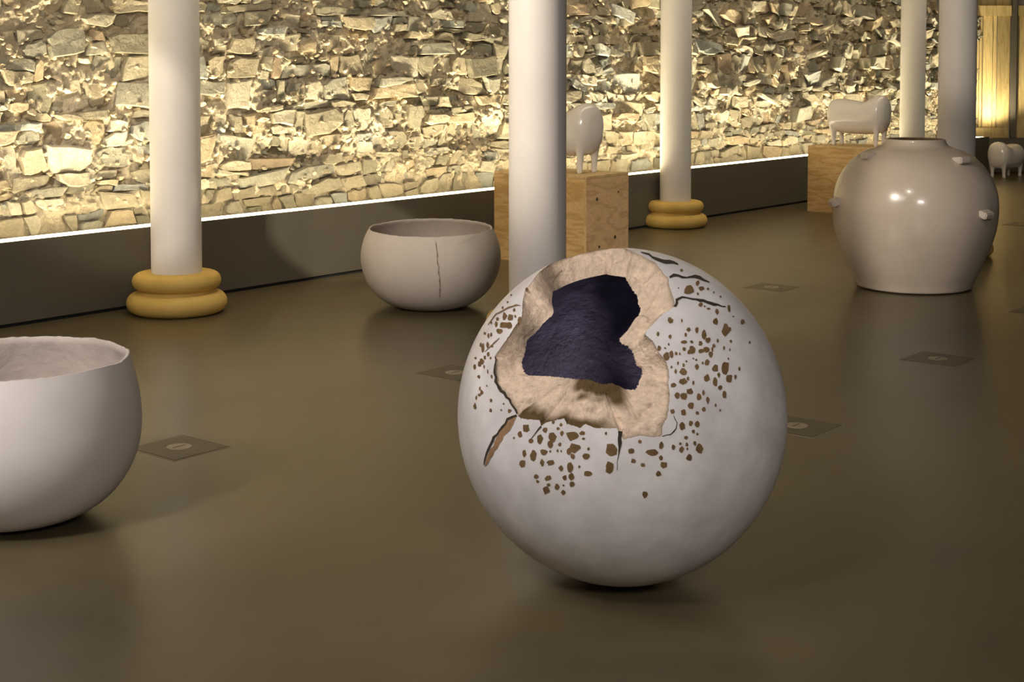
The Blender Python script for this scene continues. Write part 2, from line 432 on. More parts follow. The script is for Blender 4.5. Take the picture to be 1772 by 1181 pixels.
for cell in cells:
    poly = cut_corners(cell)
    cx = sum(p[0] for p in poly) / len(poly); cz = sum(p[1] for p in poly) / len(poly)
    if cz > ZT + 0.02: continue
    sh = random.choice([0.98, 0.96, 0.94, 0.90, 0.86, 0.80])
    rough = min(1, max(0, (cx - 9.5) / 4)) * min(1, max(0, (cz - 0.75) / 0.5))
    out = []
    for a in range(len(poly)):
        pa, pb = poly[a], poly[(a + 1) % len(poly)]
        L = math.dist(pa, pb)
        if L < 0.010 and len(poly) > 5: continue
        out.append((pa[0] + random.uniform(-.008, .008), pa[1] + random.uniform(-.008, .008)))
        if L > 0.09:
            t_ = random.uniform(0.35, 0.65); off = random.uniform(-0.012, 0.010)
            nxp, nzp = (pb[1] - pa[1]) / L, -(pb[0] - pa[0]) / L
            out.append((pa[0] + (pb[0] - pa[0]) * t_ + nxp * off, pa[1] + (pb[1] - pa[1]) * t_ + nzp * off))
    if len(out) < 4: continue
    poly = [(cx + (x - cx) * sh, cz + (z_ - cz) * sh) for x, z_ in out]
    an = random.gauss(0, 0.05 + 0.16 * rough); ca_, sa_ = math.cos(an), math.sin(an)
    poly = [(cx + (x - cx) * ca_ - (z_ - cz) * sa_, cz + (x - cx) * sa_ + (z_ - cz) * ca_) for x, z_ in poly]
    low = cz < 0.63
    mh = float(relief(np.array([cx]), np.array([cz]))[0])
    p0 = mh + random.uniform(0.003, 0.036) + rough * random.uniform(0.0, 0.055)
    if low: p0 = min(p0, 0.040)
    if random.random() < 0.12 and not low: p0 = mh - 0.006
    tilt = 0.09 + 0.26 * rough
    vs, fs = stone_geom(poly, cx, cz, max(0.05, -mh + 0.06), p0, random.uniform(-tilt, tilt), random.uniform(-tilt, tilt) + 0.06,
                        random.uniform(0.82, 0.95), 0.003 + 0.005 * rough)
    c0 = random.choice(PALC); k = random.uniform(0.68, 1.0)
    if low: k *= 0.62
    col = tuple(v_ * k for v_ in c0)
    pxs = [project_px(WM @ Vector((x, 0, z_))) for x, z_ in poly]
    inside = all(-30 < a < 1690 and b_ > -25 for a, b_ in pxs)
    area = 0.5 * abs(sum(pxs[a][0] * pxs[(a + 1) % len(pxs)][1] - pxs[(a + 1) % len(pxs)][0] * pxs[a][1] for a in range(len(pxs))))
    stones.append((area if inside else 0.0, vs, fs, col))
stones.sort(key=lambda q: -q[0])
def set_col(me, cols):
    ca = me.color_attributes.new('Col', 'FLOAT_COLOR', 'POINT')
    ca.data.foreach_set('color', np.array(cols, dtype=np.float32).ravel())
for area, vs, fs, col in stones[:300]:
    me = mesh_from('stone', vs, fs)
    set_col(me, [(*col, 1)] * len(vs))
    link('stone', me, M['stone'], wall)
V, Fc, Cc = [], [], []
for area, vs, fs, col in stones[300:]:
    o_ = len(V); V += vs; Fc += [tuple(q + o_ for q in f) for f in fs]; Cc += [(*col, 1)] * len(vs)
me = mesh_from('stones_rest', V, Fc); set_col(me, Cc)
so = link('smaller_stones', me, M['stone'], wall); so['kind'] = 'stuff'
# little chips and lumps of mortar between the stones
V, Fc, Cc = [], [], []
for k in range(4600):
    cx = random.uniform(X0, X1); cz = random.uniform(0.62, 2.6)
    r_ = random.uniform(0.007, 0.022); n = random.choice([4, 5, 5, 6])
    el = random.uniform(1.0, 2.0); an = random.uniform(-0.5, 0.5)
    poly = []
    for a in range(n):
        t_ = 2 * math.pi * a / n + random.uniform(-.3, .3); q = r_ * random.uniform(.7, 1.2)
        x, z_ = q * el * math.cos(t_), q * math.sin(t_)
        poly.append((cx + x * math.cos(an) - z_ * math.sin(an), cz + x * math.sin(an) + z_ * math.cos(an)))
    mh = float(relief(np.array([cx]), np.array([cz]))[0])
    vs, fs = stone_geom(poly, cx, cz, max(0.03, -mh + 0.03), mh + random.uniform(0.004, 0.032), random.uniform(-.6, .6), random.uniform(-.6, .6), random.uniform(.5, .85), 0.004)
    c0 = random.choice(PALC + [(0.64, 0.53, 0.35)] * 26); kk = random.uniform(.85, 1.12)
    o_ = len(V); V += vs; Fc += [tuple(q + o_ for q in f) for f in fs]; Cc += [(*[c * kk for c in c0], 1)] * len(vs)
me = mesh_from('rubble_chips', V, Fc); set_col(me, Cc)
so = link('rubble_chips', me, M['stone'], wall); so['kind'] = 'stuff'

# ------------------------------------------------------------------ timber end wall
wb = link('wall_back', box_mesh('end_wall', 6.0, 12.0, 20.0, 20.2, 0.0, 4.0), M['ceiling']); wb['kind'] = 'structure'
dark = link('baseboard_back', box_mesh('end_plinth', 6.0, 12.0, 19.80, 19.82, 0.02, 0.46), M['plinth']); dark['kind'] = 'structure'
def plank(x0, x1, y0, z0, z1, th=0.03, name='plank'):
    me = box_mesh(name, 0, x1 - x0, -th, 0, 0, z1 - z0, 0.004)
    o = link(name, me, M['plank'], wb); o.location = (x0, y0, z0)
    return o
xb = 6.02
for wd in (0.19, 0.045, 0.135, 0.055, 0.175):
    plank(xb, xb + wd - 0.010, 20.0 - random.uniform(0, 0.008), 0.60, 2.08, 0.022 if wd > .1 else 0.012)
    xb += wd
plank(6.02, 6.60, 19.985, 0.46, 0.60, 0.035, 'rail'); plank(6.02, 6.62, 19.985, 2.08, 2.22, 0.035, 'rail')
for k, wd in enumerate((0.2, 0.16, 0.22)):
    plank(6.02 + 0.2 * k, 6.02 + 0.2 * k + 0.194, 20.0, 2.22, 3.4, 0.02)
plank(6.70, 7.9, 19.985, 2.08, 2.22, 0.035, 'rail')
for k in range(6):
    plank(6.72 + 0.2 * k, 6.72 + 0.2 * k + 0.194, 20.0, 0.46, 2.08, 0.02)
po = link('post', box_mesh('post', 6.63, 6.69, 19.93, 20.0, 0.46, 4.0, 0.004), M['plinth'], wb)

# ------------------------------------------------------------------ columns
def column(loc, r, label, ring=True, k=1.0):
    root = empty('column', loc)
    tag(root, label, 'column', 'round white columns of the hall')
    link('shaft', lathe('shaft', [(r, 0.235 * k), (r, 1.0), (r, 2.0), (r, 3.0), (r, 4.0)], 64, None, False), M['shaft'], root)
    def ring_prof(r_in, r_out, z0, z1):
        c = (z0 + z1) / 2; h = (z1 - z0) / 2; pts = [(r_in, z0)]
        for i in range(15):
            a = -math.pi / 2 + math.pi * i / 14
            pts.append((r_out - h + h * math.cos(a), c + h * math.sin(a)))
        pts.append((r_in, z1)); return pts
    link('lower_ring', lathe('lower_ring', ring_prof(0.10, 0.300 * k, 0.0, 0.125 * k), 72), M['yellow'], root)
    link('neck', lathe('neck', [(0.245 * k, 0.115 * k), (0.232 * k, 0.125 * k), (0.228 * k, 0.140 * k), (0.235 * k, 0.152 * k)], 72), M['yellow'], root)
    link('upper_ring', lathe('upper_ring', ring_prof(0.10, 0.265 * k, 0.140 * k, 0.245 * k), 72), M['yellow'], root)
    return root
column((-2.030, 9.042, 0), 0.151, 'white round column with thick yellow ring base, leftmost, between the two bowls and stone wall')
column((0.1306, 7.66, 0), 0.147, 'white round column rising right behind the broken sphere, in front of the wooden crate')
column((1.486, 13.62, 0), 0.141, 'slim white column with yellow ring base beside the plinth, right of the nearer crate', k=0.97)
column((4.602, 17.26, 0), 0.141, 'far thin white column directly above the mouth of the large jar', k=0.97)
column((3.456, 11.667, 0), 0.1436, 'white column standing behind the right half of the large jar, nearest the timber wall', k=0.97)

# ------------------------------------------------------------------ wooden crates
def crate(loc, wx, wy, h, label, knots_mat):
    root = empty('wooden_crate', loc, WANG)   # local x along the wall, local -y into the room
    tag(root, label, 'crate', 'plywood plinth crates')
    t = 0.018
    link('top_panel', box_mesh('top_panel', 0, wx, -wy, 0, h - t, h, 0.0015), M['ply_top'], root)
    link('end_panel', box_mesh('end_panel', 0, t, -wy + t, 0, 0.0, h - t - 0.001, 0.0015), M['ply_side'], root)
    link('end_panel', box_mesh('end_panel', wx - t, wx, -wy + t, 0, 0.0, h - t - 0.001, 0.0015), M['ply_side'], root)
    fp = link('front_panel', box_mesh('front_panel', 0, wx, -wy, -wy + t, 0.0, h - t - 0.001, 0.0015), knots_mat, root)
    link('back_panel', box_mesh('back_panel', t, wx - t, -t, 0, 0.0, h - t - 0.001, 0.0015), M['ply_side'], root)
    link('edge_batten', box_mesh('edge_batten', -0.004, -0.0002, -wy + 0.002, -wy + 0.018, 0.0, h - t - 0.002), M['ply_top'], root)
    return root
crate((-0.137, 11.433, 0), 0.535, 0.875, 0.675, 'knotty plywood crate standing behind the central column, carrying a white sheep', M['ply_front'])
crate((2.948, 14.941, 0), 0.60, 0.875, 0.66, 'plywood crate half hidden behind the large jar, carrying a white sheep', M['ply_side'])

# ------------------------------------------------------------------ sheep sculptures
def make_sheep_mesh():
    L = 0.76
    # stations along x: (x, z_bottom, z_top, half width)
    st = [(-.380, .290, .330, .030), (-.372, .215, .395, .085), (-.345, .165, .432, .125), (-.300, .138, .452, .150), (-.22, .122, .455, .162),
          (-.12, .115, .448, .166), (-.02, .112, .436, .165), (.06, .112, .428, .163), (.13, .114, .445, .163), (.20, .118, .475, .163),
          (.265, .125, .497, .158), (.315, .140, .492, .146), (.350, .170, .468, .122), (.374, .225, .425, .085), (.382, .300, .350, .030)]
    seg = 28; vs = []; fs = []
    for x, zb, zt, hw in st:
        c = (zb + zt) / 2; h = (zt - zb) / 2
        for k in range(seg):
            a = 2 * math.pi * k / seg; ca_, sa_ = math.cos(a), math.sin(a)
            e_ = 0.86
            vs.append((x, hw * math.copysign(abs(ca_) ** e_, ca_), c + h * math.copysign(abs(sa_) ** e_, sa_)))
    n = len(st)
    for i in range(n - 1):
        for k in range(seg):
            k2 = (k + 1) % seg
            fs.append((i * seg + k, (i + 1) * seg + k, (i + 1) * seg + k2, i * seg + k2))
    fs.append(tuple(range(seg))); fs.append(tuple(reversed([(n - 1) * seg + k for k in range(seg)])))
    def leg(x, y, lean, r0, r1):
        o_ = len(vs); rings = [(0.0, r1 * 1.08), (0.012, r1 * 1.08), (0.05, r1), (0.10, r1 * 1.1), (0.15, r0), (0.22, r0 * 1.5)]
        for z_, r_ in rings:
            for k in range(12):
                a = 2 * math.pi * k / 12
                vs.append((x + lean * z_ / 0.2 + r_ * math.cos(a), y + r_ * math.sin(a), z_))
        for i in range(len(rings) - 1):
            for k in range(12):
                k2 = (k + 1) % 12
                fs.append((o_ + i * 12 + k, o_ + i * 12 + k2, o_ + (i + 1) * 12 + k2, o_ + (i + 1) * 12 + k))
        fs.append(tuple(reversed([o_ + k for k in range(12)]))); fs.append(tuple(o_ + (len(rings) - 1) * 12 + k for k in range(12)))
    for x, lean in ((-0.275, -0.02), (0.275, 0.01)):
        for y in (-0.085, 0.085):
            leg(x, y, lean, 0.036, 0.026)
    vs = [(x * 0.80, y, z_) for x, y, z_ in vs]
    me = mesh_from('sheep', vs, fs)
    o = bpy.data.objects.new('tmp', me); COL.objects.link(o)
    md = o.modifiers.new('r', 'REMESH'); md.mode = 'VOXEL'; md.voxel_size = 0.011
    ms = o.modifiers.new('s', 'SMOOTH'); ms.factor = 0.5; ms.iterations = 6
    dg = bpy.context.evaluated_depsgraph_get()
    out = bpy.data.meshes.new_from_object(o.evaluated_get(dg))
    bpy.data.objects.remove(o, do_unlink=True)
    out.polygons.foreach_set('use_smooth', [True] * len(out.polygons))
    zs = min(v.co.z for v in out.vertices)
    for v in out.vertices: v.co.z -= zs
    out.name = 'sheep_body'
    return out
sheep_me = make_sheep_mesh()
def sheep(loc, rz, label, k=1.0):
    o = link('sheep_sculpture', sheep_me, M['sheep'])
    o.location = loc; o.rotation_euler = (0, 0, rz); o.scale = (k, k, k)
    tag(o, label, 'sculpture', 'glossy white headless sheep sculptures')
    return o
IN = -ND
ain = math.atan2(IN.y, IN.x)
p = Vector((-0.137, 11.433, 0.675)) + UD * 0.25 + IN * 0.46
sheep(p, ain, 'white glazed sheep sculpture on the nearer crate, half hidden by the central column', 1.06)
p = Vector((2.948, 14.941, 0.66)) + UD * 0.28 + IN * 0.41
sheep(p, ain, 'white glazed sheep sculpture on the far crate above the left shoulder of the jar', 1.02)
sheep((6.33, 19.2, 0.0), R(-136), 'white glazed sheep sculpture standing on the floor below the timber wall', 0.93)

# ------------------------------------------------------------------ large jar with lugs
jar = empty('lidless_jar', (2.696, 10.03, 0))
jar.scale = (0.98, 0.98, 1.0)
tag(jar, 'large glossy cream jar with narrow open mouth and small lugs, right of the sphere', 'jar')
jp = [(0.01, 0.0), (0.30, 0.0), (0.375, 0.008), (0.392, 0.03), (0.405, 0.06), (0.455, 0.16), (0.505, 0.28), (0.540, 0.40), (0.553, 0.52), (0.546, 0.62), (0.520, 0.71), (0.470, 0.80),
      (0.400, 0.872), (0.320, 0.918), (0.255, 0.938), (0.222, 0.955), (0.206, 0.975), (0.200, 0.992)]
prof = spline(jp, 4)
ins = [(r_ - 0.028, z_) for r_, z_ in reversed(prof) if z_ > 0.05 and r_ > 0.1]
prof = prof + [(0.196, 0.998), (0.186, 0.996)]
def jar_fn(p, a, i):
    n_ = mnoise.noise(Vector((p.x * 2.2, p.y * 2.2, p.z * 2.2)))
    k = 1 + 0.010 * n_
    q = Vector((p.x * k, p.y * k, p.z))
    if p.z < 0.05: q.x *= 1 + 0.012 * mnoise.noise(Vector((math.cos(a) * 4, math.sin(a) * 4, 1)))
    return q
link('body', lathe('jar_body', prof, 128, jar_fn), M['glaze'], jar)
link('inside', lathe('jar_inside', [(0.186, 0.996), (0.172, 0.985)] + ins + [(0.3, 0.05), (0.01, 0.045)], 128, jar_fn, False, True), M['crack_brown'], jar)
def jar_r(z_):
    q = spline(jp, 4)
    for (r0, z0), (r1, z1) in zip(q, q[1:]):
        if z0 <= z_ <= z1 and z1 > z0: return r0 + (r1 - r0) * (z_ - z0) / (z1 - z0), (r1 - r0) / (z1 - z0)
    return 0.3, 0
for az, z_, ln in ((-172, 0.585, 0.105), (-52, 0.540, 0.115), (-158, 0.890, 0.10), (-58, 0.875, 0.115), (95, 0.575, 0.11), (40, 0.868, 0.1), (125, 0.866, 0.1)):
    r_, sl = jar_r(z_)
    me = box_mesh('lug', -0.03, 0.05, -ln / 2, ln / 2, -0.022, 0.022, 0.007)
    for vv in me.vertices:
        vv.co.y *= 1 - 0.25 * max(0, vv.co.x) / 0.05
    lg = link('lug', me, M['lug'], jar)
    a = R(az)
    lg.location = (r_ * math.cos(a), r_ * math.sin(a), z_)
    lg.rotation_euler = (0, 0.35 if z_ < 0.7 else -0.10, a)

# ------------------------------------------------------------------ bowls
def bowl(name, loc, Rm, hm, h, rr, label, seed, tilt=(0, 0, 0), skin='matte'):
    root = empty(name, loc); root.rotation_euler = tilt
    tag(root, label, 'bowl', 'large unglazed white bowls')
    b_ = 0.12 * Rm / 0.43
    pts = [(0.005, 0.0), (b_, 0.002)]
    for i in range(1, 11):
        t_ = i / 10; a = -math.pi / 2 * (1 - t_)
        pts.append((b_ + (Rm - b_) * math.cos(a) ** 0.92, hm + (hm - 0.002) * math.sin(a)))
    H2 = (h - hm)
    for i in range(1, 7):
        t_ = i / 6
        pts.append((Rm - (Rm - rr) * t_ ** 1.9, hm + H2 * t_))
    prof = spline(pts, 3)
    th = 0.013
    def fn(p, a, i):
        n_ = mnoise.noise(Vector((p.x * 2.5 + seed, p.y * 2.5, p.z * 2.5)))
        k = 1 + 0.008 * n_
        zz = p.z
        if zz > h - 0.03:
            zz += 0.005 * mnoise.noise(Vector((math.cos(a) * 3 + seed, math.sin(a) * 3, 0))) + 0.0035 * mnoise.noise(Vector((math.cos(a) * 22, math.sin(a) * 22, seed)))
        return Vector((p.x * k, p.y * k, zz))
    link('shell', lathe('bowl_shell', prof, 160, fn), M[skin], root)
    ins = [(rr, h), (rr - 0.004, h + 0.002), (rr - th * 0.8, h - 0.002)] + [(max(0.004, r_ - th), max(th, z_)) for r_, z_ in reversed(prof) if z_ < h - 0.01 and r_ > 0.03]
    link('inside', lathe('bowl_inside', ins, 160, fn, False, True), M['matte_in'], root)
    return root, prof
bowl('ceramic_bowl', (-1.673, 4.985, 0), 0.420, 0.310, 0.540, 0.380, 'large white bowl in the left foreground, cut off by the picture edge', 3.1, (0, 0, 0), 'matte_white')
b2, prof2 = bowl('ceramic_bowl', (-0.503, 9.25, 0), 0.433, 0.318, 0.492, 0.380, 'white bowl with a vertical crack standing between yellow-based column and sphere', 7.7, (R(2.2), 0, 0))
def prof_r(prof, z_):
    for (r0, z0), (r1, z1) in zip(prof, prof[1:]):
        if z0 <= z_ <= z1 and z1 > z0: return r0 + (r1 - r0) * (z_ - z0) / (z1 - z0)
    return prof[-1][0]
def bowl_crack(az0, pts, parent):
    vs, fs = [], []
    for k, (da, z_, wd) in enumerate(pts):
        r_ = prof_r(prof2, z_) * 1.010 + 0.0012
        for sgn in (-1, 1):
            a = R(az0 + da) + sgn * wd / r_ / 2
            vs.append((r_ * math.cos(a), r_ * math.sin(a), z_))
        if k: fs.append((2 * k - 2, 2 * k - 1, 2 * k + 1, 2 * k))
    link('crack', mesh_from('bowl_crack', vs, fs), M['crack_pale'], parent)
random.seed(3)
bowl_crack(-79, [(random.uniform(-.5, .5) - 3.5 * (1 - k / 16), 0.475 - 0.34 * k / 16 if True else 0, 0.007 * abs(math.sin(k * 1.9)) + 0.0010) for k in range(17)], b2)
bowl_crack(-48, [(4 - 4 * k, 0.480 - 0.006 * k, 0.004) for k in range(6)], b2)

# ------------------------------------------------------------------ broken sphere
AXIS=[-0.25229,-0.78731,0.56257]
E1=[0.96765,-0.20527,0.14667]
E2=[-0.0,-0.58138,-0.81363]
AO=[21.92,22.18,22.46,22.77,23.1,23.51,24.12,24.78,25.5,26.29,26.58,26.89,27.23,27.6,27.82,28.03,28.25,28.5,28.77,29.2,29.66,30.16,30.71,31.16,31.54,31.95,32.38,32.86,33.34,33.75,34.19,34.46,34.71,35.05,35.95,36.91,36.52,35.92,35.35,34.64,33.93,33.26,32.63,32.4,32.21,32.04,31.89,31.76,31.65,27.66,27.41,27.18,26.96,26.77,26.6,26.44,26.31,26.18,26.08,25.83,25.48,25.15,24.85,24.57,24.78,25.16,25.56,25.54,25.43,25.34,25.26,25.2,25.16,25.06,24.34,23.68,23.96,24.31,24.67,25.07,25.49,25.94,26.42,26.94,27.83,29.01,28.24,27.82,28.18,28.58,28.99,29.43,29.92,30.43,30.98,31.55,31.78,32.03,31.56,31.48,31.41,31.38,31.37,31.38,31.41,31.48,31.67,31.93,32.24,32.56,32.94,33.33,33.76,34.24,34.73,35.3,35.63,35.51,35.44,35.38,35.39,35.41,35.47,35.57,35.69,35.87,36.06,35.23,34.47,33.8,33.2,32.67,32.19,31.77,31.43,31.13,30.88,30.66,30.48,30.34,30.22,30.15,30.09,30.09,30.09,30.81,31.61,32.5,33.49,34.59,35.82,36.96,38.24,39.74,41.47,42.16,42.87,43.69,44.65,45.85,47.31,49.16,51.04,52.03,53.49,55.96,61.76,62.68,63.73,64.93,65.58,66.36,67.28,67.4,67.46,67.64,67.48,67.37,67.38,67.35,66.96,66.68,66.48,66.12,65.48,64.93,63.26,59.79,57.25,55.24,53.7,52.46,51.43,50.57,49.8,49.08,48.48,47.97,47.55,47.21,46.85,45.82,44.91,44.09,43.34,42.67,42.07,41.64,41.47,40.68,39.58,38.56,37.69,37.11,36.59,36.11,35.68,35.28,34.91,34.48,33.98,33.52,30.65,27.83,26.43,25.29,24.21,23.16,22.18,21.29,20.47,19.91,19.59,19.3,19.47,19.88,20.33,20.83,21.36,21.69]
AI=[15.96,16.05,16.16,16.29,16.42,16.57,16.74,16.92,17.18,17.46,19.18,19.54,19.76,20.0,20.11,20.12,20.14,20.17,20.21,20.27,20.35,20.4,20.47,20.55,20.64,20.74,20.86,20.8,20.12,19.49,18.9,18.36,17.54,16.25,15.14,14.3,13.74,13.22,12.75,12.42,12.27,12.13,12.01,11.89,11.79,11.69,11.6,11.52,11.41,11.17,10.92,10.71,10.51,10.31,10.13,9.97,9.81,9.67,9.54,9.42,9.29,9.2,9.1,9.01,8.92,8.85,8.79,8.73,8.66,8.67,8.69,8.71,8.73,8.77,8.82,8.86,8.91,8.97,9.05,9.12,9.19,9.28,9.39,9.49,9.59,9.72,9.85,9.99,10.14,10.31,10.48,10.67,10.87,11.08,11.28,11.48,11.71,12.0,12.28,12.57,12.86,13.23,13.61,14.0,14.39,14.9,15.41,15.91,16.54,17.18,17.86,18.66,19.45,20.59,21.87,23.28,24.85,26.62,28.1,28.91,29.8,30.3,30.65,31.03,31.45,31.91,32.41,32.45,32.26,32.12,32.01,31.93,31.98,32.17,32.4,32.66,32.96,33.3,33.69,33.52,32.92,32.39,31.92,31.51,31.18,31.04,30.94,30.88,30.84,30.84,30.88,30.95,30.93,30.72,30.55,30.42,31.01,31.81,33.05,36.64,41.29,44.68,49.69,61.23,66.41,65.58,64.88,64.3,64.31,64.47,64.74,65.09,65.38,65.8,66.34,66.53,66.55,66.69,66.69,65.5,64.43,60.53,57.01,55.25,53.95,52.95,52.26,51.77,51.41,51.16,48.71,46.46,44.48,42.88,41.46,40.17,39.01,37.95,37.19,36.58,36.02,34.89,33.46,32.16,31.47,30.86,30.29,29.76,28.41,26.7,25.84,22.27,24.29,19.04,17.99,16.87,14.39,12.72,12.65,12.59,12.53,12.49,12.46,12.43,12.69,12.98,13.31,13.66,14.04,14.45,14.6,14.71,14.83,14.97,15.12,15.29,15.47,15.67,15.79,15.87]
